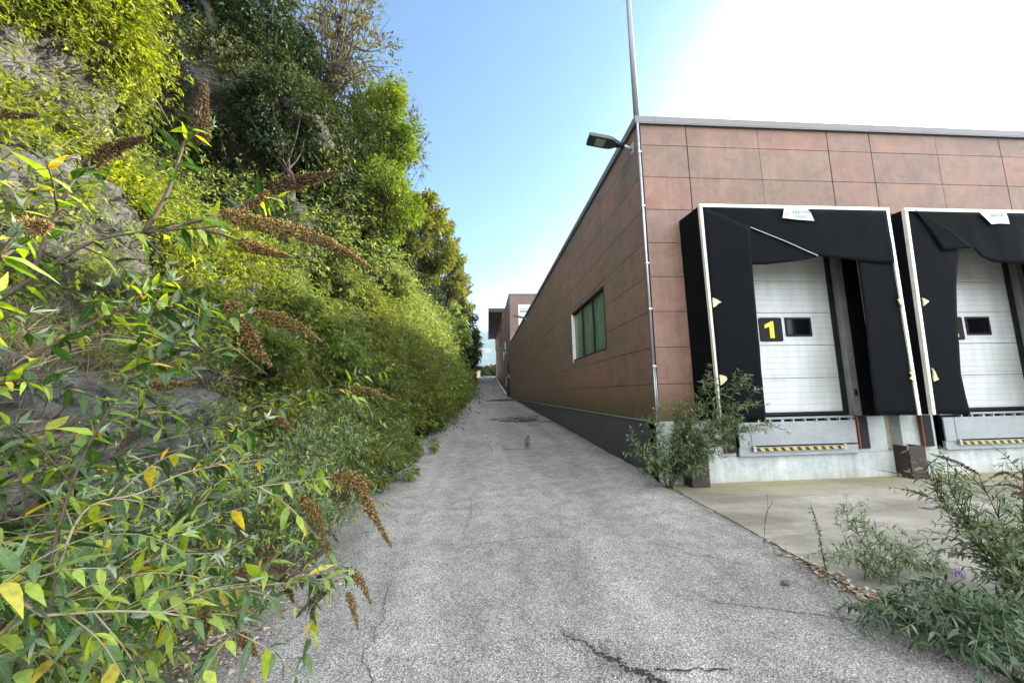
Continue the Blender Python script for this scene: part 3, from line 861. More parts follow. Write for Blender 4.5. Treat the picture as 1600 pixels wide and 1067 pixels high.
def arch_stems(base, n, h, reach, az=(0, 360), spread=.25, wob=.12):
    out = []
    for i in range(n):
        a = rad(random.uniform(*az)); hh = random.uniform(*h); r = random.uniform(*reach)
        b = np.array(base)+np.array([random.uniform(-spread, spread), random.uniform(-spread, spread), 0])
        d = np.array([math.cos(a), math.sin(a), 0])
        w = rand_dirs(3)*wob
        out.append([b, b+d*r*.25+np.array([0, 0, hh*.55])+w[0]*.5, b+d*r*.62+np.array([0, 0, hh*.95])+w[1], b+d*r+np.array([0, 0, hh*.8])+w[2]])
    return out

def make_bush(name, label, base, size, clusters, per, leafm, L, W, group=None, droop=.45, cat='bush', stems=9):
    """leafy bush: bent stems from the root to leaf clumps filling an uneven body"""
    t = thing(name, label, cat, base, group)
    base = np.array(base, float); size = np.array(size, float)
    d = rand_dirs(clusters); d[:, 2] = np.abs(d[:, 2])*1.0
    rr = rng.random(clusters)**.4
    C = base+np.array([0, 0, size[2]*.12])+d*rr[:, None]*size*rng.uniform(.75, 1.12, (clusters, 1))
    m = MB()
    for i in range(min(clusters, stems*3)):
        c = C[i]; mid = base*.45+c*.55+np.array([0, 0, .12*size[2]])
        m.tube(curve_pts([base+rand_dirs(1)[0]*.05*np.array([1, 1, 0]), mid, c], 6), np.linspace(.012, .004, 6), 4, False)
    m.build('stems', M['stem'], t, smooth=True)
    R = rng.uniform(.22, .38, clusters)*size.mean()*.55
    k = (per*rng.uniform(.6, 1.4, clusters)).astype(int); ci = np.repeat(np.arange(clusters), k); n = len(ci)
    dd = rand_dirs(n); q = rng.random(n)**.45
    P = C[ci]+dd*(R[ci]*q)[:, None]
    P[:, 2] = np.maximum(P[:, 2], base[2]+.02)
    D = unit(dd*.8+unit(P-base)*.5+rand_dirs(n)*.4+np.array([0, 0, -droop]))
    N = unit(dd+rand_dirs(n)*.6+np.array([0, 0, .6]))
    ln = rng.uniform(L[0], L[1], n)
    leaf_obj('foliage', M[leafm], t, P, D, N, ln, ln*rng.uniform(W[0], W[1], n))
    return t

def make_tree(name, label, base, crown, radii, clusters, per, leafm, L, W, group=None, r0=.12, twigs=60, cr=(.3, .55), droop=.35, trunk_t=.55, hollow=.35, cat='tree'):
    t = thing(name, label, cat, base, group)
    base = np.array(base, float); c0 = np.array(crown, float); R = np.array(radii, float)
    fork = base*(1-trunk_t)+np.array([c0[0], c0[1], c0[2]-R[2]*.45])*trunk_t
    tr = MB()
    mid = (base+fork)/2+rand_dirs(1)[0]*.12*np.array([1, 1, .2])
    top = c0+np.array([0, 0, R[2]*.55])
    tp = curve_pts([base-np.array([0, 0, .3]), base, mid, fork, c0+rand_dirs(1)[0]*.15*R, top], 26)
    tr.tube(tp, np.linspace(1, .12, 26)*r0, 8)
    d = rand_dirs(clusters)
    rr = hollow+(1-hollow)*rng.random(clusters)**.55
    lump = .72+.5*vnoise(d*1.6+c0, 1.3, 5)
    C = c0+d*(rr*lump)[:, None]*R
    for i in range(clusters):
        a = tp[random.randint(11, 23)]
        c = C[i]; md = a*.45+c*.55+np.array([0, 0, -.06*R[2]])+rand_dirs(1)[0]*.10*R
        tr.tube(curve_pts([a, md, c], 7), np.linspace(.20, .04, 7)*r0+.003, 5, False)
    ends = C
    for _ in range(twigs):
        i = random.randrange(clusters); c = C[i]; o = unit(c-c0)
        dd = unit(o+rand_dirs(1)[0]*.7+np.array([0, 0, .35])); ln = random.uniform(.25, .75)*R.mean()*.55
        tr.tube([c, c+dd*ln*.5+rand_dirs(1)[0]*.04, c+dd*ln+rand_dirs(1)[0]*.08], [.012, .008, .003], 3, False)
    tr.build('trunk', M['bark'], t, smooth=True)
    Rc = rng.uniform(cr[0], cr[1], clusters)*R.mean()*.62
    k = (per*rng.uniform(.4, 1.5, clusters)).astype(int); ci = np.repeat(np.arange(clusters), k); n = len(ci)
    dd = rand_dirs(n); q = rng.random(n)**.5
    P = C[ci]+dd*(Rc[ci]*q)[:, None]*np.array([1, 1, .75])
    D = unit(dd*.7+unit(P-c0)*.4+rand_dirs(n)*.6+np.array([0, 0, -droop]))
    N = unit(rand_dirs(n)*.8+dd*.5+np.array([0, 0, .7]))
    ln = rng.uniform(L[0], L[1], n)
    leaf_obj('crown', M[leafm], t, P, D, N, ln, ln*rng.uniform(W[0], W[1], n))
    return t

def tree_px(u, v, Y, ru, rv, base_u, base_v, base_Y, **kw):
    c = at(u, v, Y); s = np.linalg.norm(c-EYE)
    px = Y/ (RW @ np.array([(u-800.)/F, (v-533.5)/F, 1.]))[1]/F
    r = np.array([ru*px, ru*px*1.05, rv*px])
    return make_tree(base=tuple(at(base_u, base_v, base_Y)), crown=tuple(c), radii=tuple(r), **kw)

# ------------------------------------------------------------------ the warehouse
XS, YF = 2.80, 6.12
ROWS = [1.087, 1.675, 2.275, 2.875, 3.475, 4.075, 4.675, 5.275, 5.875, 6.262]

def side_panels(m, ys, rows, x, holes=(), main=()):
    for a, b in zip(ys[:-1], ys[1:]):
        for z0, z1 in zip(rows[:-1], rows[1:]):
            segs = [(z0, z1)]
            for (ha, hb, h0, h1) in holes:
                if a >= ha-.01 and b <= hb+.01:
                    segs = [s for p, q in segs for s in ((p, min(q, h0)), (max(p, h1), q)) if s[1]-s[0] > .02]
            for p, q in segs:
                j = random.uniform(0, .0025)
                ga = .009 if any(abs(a-k) < .01 for k in main) else .004
                gb = .009 if any(abs(b-k) < .01 for k in main) else .004
                m.box(x-j, x+.014, a+ga, b-gb, p+.004, q-.006)

def front_panels(m, xs, rows, y, holes=(), main=()):
    for a, b in zip(xs[:-1], xs[1:]):
        for z0, z1 in zip(rows[:-1], rows[1:]):
            if any(a >= ha-.01 and b <= hb+.01 and z1 <= h1+.01 for (ha, hb, h1) in holes):
                continue
            j = random.uniform(0, .0025)
            ga = .009 if any(abs(a-k) < .01 for k in main) else .004
            gb = .009 if any(abs(b-k) < .01 for k in main) else .004
            m.box(a+ga, b-gb, y-j, y+.014, z0+.004, z1-.006)

PITCH = 3.55
def build_warehouse():
    t = thing('warehouse', 'long flat roofed warehouse clad in brown panels beside the lane', 'building', (XS, YF, 0))
    W = (8.39, 11.55, 2.51, 3.97)
    ys = [6.125, 7.22, 8.39]+[8.39+1.58*i for i in range(1, 18)]+[36.8]
    main = [8.39+3.16*i for i in range(0, 10)]
    m = MB(); side_panels(m, ys, ROWS, XS, [W], main)
    m.build('side_cladding', M['panel'], t)
    xs = [2.805]; x = 3.70; mainx = []
    xs.append(x); mainx.append(x)
    while x < 40:
        for d in (1.355, 1.355, .85):
            x += d; xs.append(x)
            if d < 1 or (len(xs) % 3 == 1): mainx.append(x)
    mainx = [a for a in xs if any(abs(a-(3.70+3.56*k)) < .02 or abs(a-(6.41+3.56*k)) < .02 for k in range(12))]
    holes = [(3.6+3.56*k, 6.5+3.56*k, 4.075) for k in range(2)]
    m = MB(); front_panels(m, xs, ROWS, YF, holes, mainx)
    m.build('front_cladding', M['panel'], t)
    # backing behind the open joints, leaving window and door openings
    m = MB()
    m.box(XS+.017, XS+.05, 6.14, 8.40, 1.08, 6.27).box(XS+.017, XS+.05, 11.54, 36.7, 1.08, 6.27)
    m.box(XS+.017, XS+.05, 8.40, 11.54, 1.08, 2.50).box(XS+.017, XS+.05, 8.40, 11.54, 3.98, 6.27)
    m.box(2.87, 40, YF+.017, YF+.05, 4.09, 6.27)
    x0 = 2.87
    for k in range(2):
        m.box(x0, 3.90+PITCH*k-.005, YF+.017, YF+.05, 1.09, 4.085); x0 = 6.20+PITCH*k+.005
    m.box(x0, 40, YF+.017, YF+.05, 1.09, 4.085)
    m.build('backing', M['joint'], t)
    # parapet cap with folded drip edges
    m = MB()
    m.box(2.752, 3.12, 6.070, 36.86, 6.285, 6.402).box(3.121, 40.1, 6.070, 6.40, 6.284, 6.401)
    m.box(2.752, 2.762, 6.072, 36.86, 6.262, 6.285).box(2.763, 40.1, 6.0705, 6.080, 6.260, 6.284)
    m.build('parapet_cap', M['cap'], t, bevel=.006)
    m = MB(); m.box(2.9, 40, 6.2, 36.7, 6.10, 6.18); m.build('roof', M['roof'], t)
    m = MB(); m.box(2.86, 40, 36.72, 36.8, -.3, 6.26).box(39.9, 40.02, 6.2, 36.7, -.3, 6.26); m.build('rear_wall', M['panel'], t)
    # dark plinth on the lane side with a pale flashing on top
    m = MB(); m.box(2.772, 3.0, 6.13, 36.75, -.6, 1.058); m.build('plinth', M['plinth'], t)
    m = MB(); m.box(2.757, 2.812, 6.115, 36.75, 1.060, 1.078); m.build('flashing', M['galv'], t)
    # concrete dock wall: low part, then pieces between recesses and leveller pits
    m = MB()
    m.box(2.772, 40, 6.09, 6.35, -.3, .50)
    x = 2.772
    for k in range(2):
        r0, r1 = 3.06+3.66*k, 3.34+3.66*k
        p0, p1 = 4.07+PITCH*k, 6.16+PITCH*k
        m.box(x, r0, 6.091, 6.35, .503, 1.078)
        m.box(r1, p0, 6.091, 6.35, .503, 1.078)
        x = p1
    m.box(x, 40, 6.091, 6.35, .503, 1.078)
    m.build('dock_wall', M['dock_concrete'], t, bevel=.008)
    each('recess_wall', [(3.05+3.66*k, 3.35+3.66*k, 6.27, 6.33, .504, 1.07) for k in range(2)], M['recess_concrete'], t)
    # window: reveal, frame, panes
    w = MB()
    y0, y1, z0, z1 = W
    w.box(XS-.004, XS+.13, y0, y0+.05, z0, z1).box(XS-.004, XS+.13, y0+.051, y1-.051, z1-.055, z1).box(XS-.004, XS+.13, y0+.051, y1-.051, z0, z0+.035)
    win = w.build('window', M['joint'], t, bevel=.003)
    m = MB(); m.box(XS-.015, XS+.13, y1-.032, y1, z0-.06, z1-.02); m.build('white_trim', M['white_paint'], win)
    d = (y1-y0-.10)/3
    each('mullion', [(XS+.03, XS+.12, y0+.05+d*i-.03, y0+.05+d*i+.03, z0+.036, z1-.056) for i in (1, 2)], M['joint'], win)
    for i in range(3):
        m = MB(); a = y0+.05+d*i+(.032 if i else .004); b = y0+.05+d*(i+1)-(.032 if i < 2 else .004)
        ti = random.uniform(-.004, .004)
        m.add([(XS+.072+ti, a, z0+.03), (XS+.072, b, z0+.03), (XS+.072, b, z1-.05), (XS+.072+ti, a, z1-.05)], [(0, 3, 2, 1)])
        m.build('pane', M['glass'], win)
    return t

def build_roof_fixings():
    t = thing('roof_mast', 'tall thin grey steel mast rising from the building corner', 'mast', (2.86, 6.24, 6.4))
    m = MB(); m.tube([(2.86, 6.24, 6.3), (2.858, 6.24, 8.6), (2.852, 6.24, 12.2)], [.052, .046, .034], 14); m.build('pole', M['mast'], t, smooth=True)
    m = MB(); m.tube([(2.86, 6.24, 6.402), (2.86, 6.24, 6.43)], .10, 16); m.build('base_plate', M['galv'], t)
    t = thing('conduit', 'galvanised conduit pipe running down the corner of the building', 'pipe', (2.80, 6.075, 1.1))
    m = MB(); m.tube([(2.797, 6.085, 1.35), (2.797, 6.085, 6.26)], .021, 10); m.build('pipe', M['galv'], t, smooth=True)
    for a, b, r in (((2.787, 6.078, 1.02), (2.79, 6.08, 1.96), .014), ((2.826, 6.082, 1.02), (2.812, 6.082, 1.96), .012)):
        m = MB(); m.tube([a, b], r, 8); m.build('lower_pipe', M['galv'], t, smooth=True)
    m = MB(); m.box(2.836, 2.850, 6.100, 6.119, 1.10, 6.255); m.build('corner_trim', M['joint'], t)
    for z in (1.95, 2.9, 3.68, 4.7, 5.7):
        m = MB(); m.box(2.770, 2.832, 6.060, 6.113, z, z+.03); m.build('clamp', M['galv'], t, bevel=.003)

def wall_lamp(x, y, z, label, up=.20, s=1., group='floodlights on the side wall'):
    t = thing('wall_lamp', label, 'lamp', (x, y, z), group)
    m = MB(); m.box(x-.012, x+.0, y-.06, y+.06, z-.10, z+.10); m.build('wall_plate', M['galv'], t, bevel=.003)
    e = np.array([x-.16, y+.05, z+.10])
    m = MB(); m.tube([(x-.01, y, z), (x-.09, y+.03, z+.06), e], .030, 12); m.build('arm', M['galv'], t, smooth=True)
    a = unit(np.array([-1., .04, up])); yv = unit(np.cross(np.array([0, 0, 1.]), a))*-1; n = np.cross(yv, a)
    if n[2] < 0: n = -n
    m = MB(); m.tube([e-a*.03, e+a*.11], [.042, .048], 12); m.build('knuckle', M['black'], t, smooth=True)
    o = e+a*.07
    outl = [(0, .055), (.06, .075), (.14, .135), (.22, .150), (.56, .150), (.585, .13)]
    pts = outl+[(p, -q) for p, q in outl[::-1]]
    def loft(h0, h1, k0, k1):
        V = [o+a*p+yv*q*k0+n*h0 for p, q in pts]+[o+a*p+yv*q*k1+n*h1 for p, q in pts]
        k = len(pts)
        return V, [tuple(range(k)), tuple(range(2*k-1, k-1, -1))]+[((i+1) % k, i, i+k, (i+1) % k+k) for i in range(k)]
    m = MB(); m.add(*loft(-.028, .05, 1., .86)); m.build('head', M['lamp_metal'], t, bevel=.006)
    m = MB()
    V = [o+a*p+yv*q-n*.030+h for h in (n*0, -n*.006) for p, q in ((.27, -.10), (.44, -.10), (.44, .10), (.27, .10))]
    m.add(V, [(0, 1, 2, 3), (7, 6, 5, 4), (0, 4, 5, 1), (1, 5, 6, 2), (2, 6, 7, 3), (3, 7, 4, 0)])
    m.build('lens', M['lamp_lens'], t)
    m = MB()
    for i in range(7):
        p = .24+.045*i
        V = [o+a*(p+q)+yv*r+n*h for q in (-.006, .006) for r, h in ((-.11, .045), (.11, .045), (.11, .075), (-.11, .075))]
        m.add(V, [(0, 1, 2, 3), (7, 6, 5, 4), (0, 4, 5, 1), (1, 5, 6, 2), (2, 6, 7, 3), (3, 7, 4, 0)])
    m.build('cooling_fins', M['lamp_metal'], t)
    return t

# ------------------------------------------------------------------ loading docks
def sheet(A, B, nu, nv, y0, wave=.012, seed=0, thick=.006):
    """hanging fabric between two edge curves (x, z [, y offset])"""
    def res(E, n):
        E = np.array([(e[0], e[1], e[2] if len(e) > 2 else 0) for e in E], float)
        s = np.r_[0, np.cumsum(np.linalg.norm(np.diff(E, axis=0), axis=1))]; s /= s[-1]
        u = np.linspace(0, 1, n)
        return np.c_[np.interp(u, s, E[:, 0]), np.interp(u, s, E[:, 1]), np.interp(u, s, E[:, 2])]
    a, b = res(A, nv), res(B, nv)
    V = []
    for sgn in (0, 1):
        for j in range(nv):
            for i in range(nu):
                f = i/(nu-1); p = a[j]*(1-f)+b[j]*f
                y = y0+p[2]+wave*mnoise.noise((p[0]*2.2, p[1]*1.1, seed))+wave*.5*mnoise.noise((p[0]*6, p[1]*3, seed+4))
                V.append((p[0], y+sgn*thick, p[1]))
    N = nu*nv; Fc = []
    for j in range(nv-1):
        for i in range(nu-1):
            q = (j*nu+i, j*nu+i+1, (j+1)*nu+i+1, (j+1)*nu+i)
            Fc.append(q); Fc.append(tuple(k+N for k in q[::-1]))
    edge = [j*nu for j in range(nv)]; Fc += [(edge[j], edge[j+1], edge[j+1]+N, edge[j]+N) for j in range(nv-1)]
    edge = [j*nu+nu-1 for j in range(nv)]; Fc += [(edge[j+1], edge[j], edge[j]+N, edge[j+1]+N) for j in range(nv-1)]
    Fc += [(i+1, i, i+N, i+1+N) for i in range(nu-1)]
    k = (nv-1)*nu; Fc += [(k+i, k+i+1, k+i+1+N, k+i+N) for i in range(nu-1)]
    return V, Fc

def foam(t, pts, y):
    m = MB(); c = np.mean(pts, axis=0); n = len(pts)
    P = []
    for i in range(n):
        a, b = np.array(pts[i]), np.array(pts[(i+1) % n])
        for f in (0, .35, .7):
            q = a*(1-f)+b*f; P.append(tuple(q+np.array([random.uniform(-.008, .008), random.uniform(-.008, .008)])))
    m.prism_xz(P, y-.012, y+.004)
    m.build('foam_tear', M['foam'], t)

def dock_shelter(x0, x1, skew, second):
    yf, zt, zb = 5.50, 4.45, 1.125
    lab = ('second black fabric dock shelter, its head curtain folded at the left, cut by the frame' if second
           else 'first black fabric dock shelter around door one, head curtain torn along a white edge')
    t = thing('dock_shelter', lab, 'dock shelter', ((x0+x1)/2, yf, zb), 'dock shelters on the front wall')
    xl0, xl1 = x0+skew, x0
    def post(xb, xt, name):
        m = MB(); w = .052
        V = [(xb, yf-.03, zb), (xb+w, yf-.03, zb), (xb+w, yf+.03, zb), (xb, yf+.03, zb), (xt, yf-.03, zt-.05), (xt+w, yf-.03, zt-.05), (xt+w, yf+.03, zt-.05), (xt, yf+.03, zt-.05)]
        m.add(V, [(0, 3, 2, 1), (4, 5, 6, 7), (0, 1, 5, 4), (1, 2, 6, 5), (2, 3, 7, 6), (3, 0, 4, 7)])
        m.build(name, M['alu'], t, bevel=.004)
    post(xl0, xl1, 'frame_post'); post(x1-.052-(skew*-.12), x1-.052, 'frame_post')
    m = MB(); m.box(x0-.002, x1+.002, yf-.031, yf+.031, zt-.048, zt+.006); m.build('top_rail', M['alu'], t, bevel=.004)
    # cloth from frame to wall
    m = MB()
    def skin(xa, xb_, sgn):
        V = [(xa, yf+.03, zb), (xb_, yf+.03, zt-.02), (xb_, 6.105, zt+.01), (xa, 6.105, zb)]
        V += [(p[0]+sgn*.006, p[1], p[2]) for p in V]
        m.add(V, [(0, 1, 2, 3), (7, 6, 5, 4), (0, 4, 5, 1), (1, 5, 6, 2), (2, 6, 7, 3), (3, 7, 4, 0)])
    skin(xl0, xl1, 1); m.build('side_cloth', M['fabric'], t)
    m = MB(); skin(x1-.002, x1-.002, -1); m.build('side_cloth', M['fabric'], t)
    m = MB(); m.box(x0+.01, x1-.012, yf+.032, 6.104, zt-.03, zt-.018); m.build('roof_cloth', M['fabric'], t)
    # dark liner on the wall inside the shelter
    k = PITCH if second else 0
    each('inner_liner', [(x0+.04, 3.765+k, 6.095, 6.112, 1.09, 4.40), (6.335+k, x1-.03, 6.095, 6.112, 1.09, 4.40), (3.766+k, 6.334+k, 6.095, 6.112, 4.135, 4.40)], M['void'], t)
    def sh(name, A, B, nu, nv, y, mat='fabric', **kw):
        V, Fc = sheet(A, B, nu, nv, y, **kw)
        return link_mesh(name, V, Fc, M[mat], t, smooth=True)
    if not second:
        sh('side_curtain', [(3.475, 4.40), (3.485, 1.13)], [(4.22, 4.085), (4.19, 3.4), (4.17, 2.3), (4.15, 1.11)], 14, 40, 5.462, wave=.012, seed=1)
        sh('side_curtain', [(6.02, 4.0, .02), (6.00, 2.82), (5.95, 1.82), (5.93, 1.15)], [(6.61, 4.40), (6.62, 1.12)], 12, 40, 5.492, wave=.012, seed=2)
        sh('head_curtain', [(3.50, 4.398), (4.5, 4.399), (5.5, 4.399), (6.60, 4.399)], [(3.52, 4.375), (4.22, 4.075), (4.79, 3.845), (5.28, 3.625), (5.53, 3.60), (6.03, 3.55), (6.46, 3.505), (6.60, 3.53, -.02)], 14, 60, 5.474, wave=.016, seed=3)
        sh('torn_flap', [(4.1, 4.13), (4.7, 3.90), (5.31, 3.64)], [(4.12, 3.475), (4.45, 3.48), (4.75, 3.52), (5.05, 3.555), (5.33, 3.615)], 10, 24, 5.485, wave=.01, seed=4)
        m = MB(); m.tube([(4.23, 5.462, 4.075), (4.79, 5.460, 3.850), (5.02, 5.460, 3.745), (5.30, 5.460, 3.622)], .0055, 5); m.build('torn_edge', M['cord'], t)
        lp = [(4.81, 4.395), (5.21, 4.40), (5.25, 4.32), (5.295, 4.19), (5.02, 4.205), (4.765, 4.23)]
        tears = [[(3.50, 2.95), (3.63, 2.875), (3.50, 2.79)], [(6.61, 2.97), (6.55, 2.91), (6.575, 2.86), (6.61, 2.80)],
                 [(6.61, 1.80), (6.565, 1.76), (6.585, 1.72), (6.545, 1.68), (6.62, 1.62)], [(3.50, 1.79), (3.60, 1.76), (3.61, 1.70), (3.50, 1.62)]]
    else:
        sh('side_curtain', [(6.985, 4.41), (6.90, 1.13)], [(7.42, 4.3), (7.80, 3.74), (7.66, 3.2), (7.53, 2.45), (7.465, 1.73), (7.49, 1.25), (7.50, 1.11)], 14, 44, 5.482, wave=.014, seed=6)
        x = x1-.06
        sh('side_curtain', [(9.45, 4.0), (9.43, 2.6), (9.40, 1.15)], [(x, 4.40), (x, 1.12)], 10, 30, 5.492, wave=.012, seed=7)
        sh('head_curtain', [(7.00, 4.398), (8, 4.399), (9, 4.399), (x, 4.399)], [(7.10, 4.37), (7.75, 4.02), (8.06, 3.79), (8.19, 3.62), (8.39, 3.55), (8.76, 3.52), (9.3, 3.52), (x, 3.54)], 14, 60, 5.470, wave=.018, seed=8)
        sh('folded_corner', [(7.10, 4.405), (7.30, 4.09), (7.49, 3.73)], [(7.13, 4.40), (7.64, 4.08, -.03), (8.02, 3.775, -.02)], 8, 20, 5.452, wave=.008, seed=9)
        lp = [(8.24, 4.395), (8.74, 4.40), (8.76, 4.30), (8.765, 4.195), (8.58, 4.20), (8.43, 4.185), (8.33, 4.30)]
        tears = [[(6.985, 2.95), (7.09, 2.885), (6.975, 2.81)], [(6.955, 1.83), (7.0, 1.76), (7.03, 1.65), (6.95, 1.63)]]
    m = MB(); m.prism_xz(lp, 5.440, 5.444); lb = m.build('label_sheet', M['white_sheet'], t)
    m = MB(); cx = (lp[0][0]+lp[1][0])/2
    if not second:
        m.add(*text_mesh('sayroA', .105, cx-.075, 5.4375, 4.305, .25))
        for i, z in enumerate((4.272, 4.255, 4.24)): m.box(cx-.06, cx+.20-.03*i, 5.437, 5.4385, z-.0035, z+.0015)
        m.build('print', M['print'], lb)
        m = MB()
        for z in (4.262, 4.295, 4.315): m.box(cx-.20, cx-.135, 5.437, 5.4385, z-.008, z+.006)
        m.build('logo', M['print_green'], lb)
    else:
        m.add(*text_mesh('sayroA', .085, cx-.06, 5.4375, 4.315, .2))
        for z in (4.29, 4.262): m.box(cx-.04, cx+.2, 5.437, 5.4385, z-.004, z+.003)
        m.build('print', M['print'], lb)
    for p in tears: foam(t, p, 5.466)
    return t

def dock_door(k, dx, number, lab):
    X0, X1, yd = 3.90+k, 6.20+k, 6.215
    t = thing('dock_door', lab, 'loading door', ((X0+X1)/2, yd, 1.09), 'sectional doors of the docks')
    zs = [1.165, 1.735, 2.30, 2.865, 3.43, 4.02]
    m = MB()
    for a, b in zip(zs[:-1], zs[1:]):
        m.box(X0+.005, X1-.075, yd, yd+.04, a+.004, b-.004)
    m.build('door_panel', M['door'], t, bevel=.004)
    m = MB(); m.box(X0, X1, yd+.03, yd+.045, 1.12, 4.02); m.build('door_back', M['joint'], t)
    m = MB(); m.box(X1-.072, X1+.0, yd-.035, yd+.02, 1.12, 4.02).box(X0, X0+.05, yd-.03, yd-.005, 1.12, 4.02).box(X0+.05, X1-.073, yd-.03, yd+.02, 1.118, 1.160)
    m.build('seal', M['black'], t, bevel=.004)
    for a, b in ((X0-.13, X0-.003), (X1+.003, X1+.13)):
        m = MB(); m.box(a, b, 6.085, 6.30, 1.092, 4.13); m.build('jamb', M['jamb'], t, bevel=.004)
    m = MB(); m.box(X0-.002, X1+.002, 6.088, 6.30, 4.021, 4.128); m.build('lintel', M['jamb'], t)
    m = MB(); m.tube([(X1+.07, 6.075, 2.12), (X1+.07, 6.086, 2.12)], .022, 14); m.build('button', M['galv'], t)
    m = MB(); m.box(X1+.045, X1+.085, 6.065, 6.084, 1.42, 1.53); m.build('sensor', M['black'], t, bevel=.004)
    # number plate with rounded corners and window
    def rrect(a, b, c, d, r):
        P = []
        for cx, cz, a0 in ((b-r, d-r, 0), (a+r, d-r, 90), (a+r, c+r, 180), (b-r, c+r, 270)):
            P += [(cx+r*math.cos(rad(a0+q)), cz+r*math.sin(rad(a0+q))) for q in (0, 30, 60, 90)]
        return P
    sx = 4.765+dx
    m = MB(); m.prism_xz(rrect(sx, sx+.42, 2.365, 2.78, .03), yd-.012, yd-.001); sg = m.build('number_sign', M['black'], t)
    m = MB()
    if number == 1:
        m.prism_xz([(sx+.10, 2.655), (sx+.225, 2.715), (sx+.265, 2.715), (sx+.265, 2.425), (sx+.185, 2.425), (sx+.185, 2.625), (sx+.10, 2.59)], yd-.015, yd-.0125)
    else:
        m.add(*text_mesh('2', .42, sx+.095, yd-.013, 2.425, 0, .012))
    m.build('numeral', M['num_yellow'], sg)
    wx = 5.245+dx
    m = MB(); a, b, c, d = wx, wx+.485, 2.45, 2.78
    m.box(a, b, yd-.016, yd-.001, c, c+.035).box(a, b, yd-.016, yd-.001, d-.035, d).box(a, a+.035, yd-.016, yd-.001, c+.0355, d-.0355).box(b-.035, b, yd-.016, yd-.001, c+.0355, d-.0355)
    fr = m.build('window', M['black'], t, bevel=.003)
    m = MB(); m.add([(a+.03, yd-.004, c+.03), (b-.03, yd-.004, c+.03), (b-.03, yd-.004, d-.03), (a+.03, yd-.004, d-.03)], [(0, 1, 2, 3)]); m.build('pane', M['dark_glass'], fr)
    return t

def dock_leveller(k, tread, lab):
    X0, X1 = 4.10+k, 6.13+k
    t = thing('dock_leveller', lab, 'dock leveller', ((X0+X1)/2, 6.05, .5), 'levellers under the doors')
    m = MB(); m.box(X0+.002, X0+.20, 6.035, 6.06, .64, 1.03).box(X0+.205, X1, 6.030, 6.06, .665, 1.03)
    pl = m.build('lip_plate', M['steel'], t, bevel=.004)
    if tread:
        m = MB(); r = random.Random(3)
        nx, nz = 66, 13
        for i in range(nx):
            for j in range(nz):
                x = X0+.225+(X1-X0-.25)*(i+.5)/nx; z = .685+.33*(j+.5)/nz
                s = .011 if (i+j) % 2 else .0045; q = .0045 if (i+j) % 2 else .011
                m.add([(x-s, 6.0295, z), (x, 6.0295, z-q), (x+s, 6.0295, z), (x, 6.0295, z+q), (x, 6.0225, z)], [(0, 1, 4), (1, 2, 4), (2, 3, 4), (3, 0, 4)])
        for i in range(6):
            for j in range(13):
                x = X0+.02+.165*(i+.5)/6; z = .66+.35*(j+.5)/13
                s = .011 if (i+j) % 2 else .0045; q = .0045 if (i+j) % 2 else .011
                m.add([(x-s, 6.0345, z), (x, 6.0345, z-q), (x+s, 6.0345, z), (x, 6.0345, z+q), (x, 6.0275, z)], [(0, 1, 4), (1, 2, 4), (2, 3, 4), (3, 0, 4)])
        m.build('tread', M['tread'], pl)
    m = MB(); m.box(X0, X1+.03, 6.052, 6.10, .505, .64).box(X0-.02, X1+.03, 6.02, 6.089, .505, .528); m.build('lower_beam', M['steel'], t, bevel=.004)
    hz = MB(); hz.box(X0+.24, X1-.27, 6.008, 6.045, .580, .634); h = hz.build('hazard_bar', M['yellow'], t)
    m = MB(); L = (X1-.27)-(X0+.24); n = 11
    for i in range(n):
        a = X0+.245+L*i/n
        m.prism_xz([(a+.035, .582), (a+.035+L/n*.46, .582), (a+L/n*.46-.005, .632), (a-.0, .632)], 6.0055, 6.0085)
    m.build('hazard_stripes', M['stripe_black'], h)
    m = MB()
    each('lip_stop', [(x-.02, x+.02, 6.0, 6.04, .575, .66) for x in (X0+.225, X1-.25)], M['galv'], t, .004)
    m = MB(); m.box(X0, X1, 6.09, 6.12, .64, 1.06); m.build('pit', M['void'], t)
    m = MB()
    for i in range(9):
        x = X0+.36+(X1-X0-.42)*i/8.
        box_obj('hinge', (x-.010, x+.010, 6.035, 6.09, 1.031, 1.066), M['galv'], t)
        if i % 4 == 2: box_obj('hinge', (x+.022, x+.036, 6.04, 6.09, 1.031, 1.06), M['galv'], t)
    m = MB(); m.box(X0-.01, X1+.02, 6.065, 6.185, 1.068, 1.098); m.build('deck', M['steel'], t, bevel=.004)
    return t

def dock_bumper(x, lab):
    t = thing('dock_bumper', lab, 'bumper', (x+.09, 6.09, .56), 'bumpers beside the levellers')
    m = MB(); m.box(x, x+.022, 6.03, 6.088, .555, 1.085); m.build('steel_cheek', M['orange'], t, bevel=.004)
    m = MB(); m.box(x+.024, x+.19, 6.032, 6.085, .565, 1.078); m.build('rubber', M['black'], t, bevel=.012)

def steel_guard(x, lab):
    t = thing('steel_guard', lab, 'wheel guard', (x+.14, 5.97, .1), 'steel guards at the wall foot')
    m = MB(); m.box(x, x+.285, 5.84, 5.865, .105, .615); m.build('front_plate', M['corten'], t, bevel=.004)
    each('side_plate', [(x-.0, x+.02, 5.866, 6.088, .105, .61), (x+.265, x+.285, 5.866, 6.088, .105, .61)], M['corten'], t, .003)
    m = MB(); m.box(x+.021, x+.264, 6.03, 6.085, .11, .58); m.build('back_plate', M['void'], t)

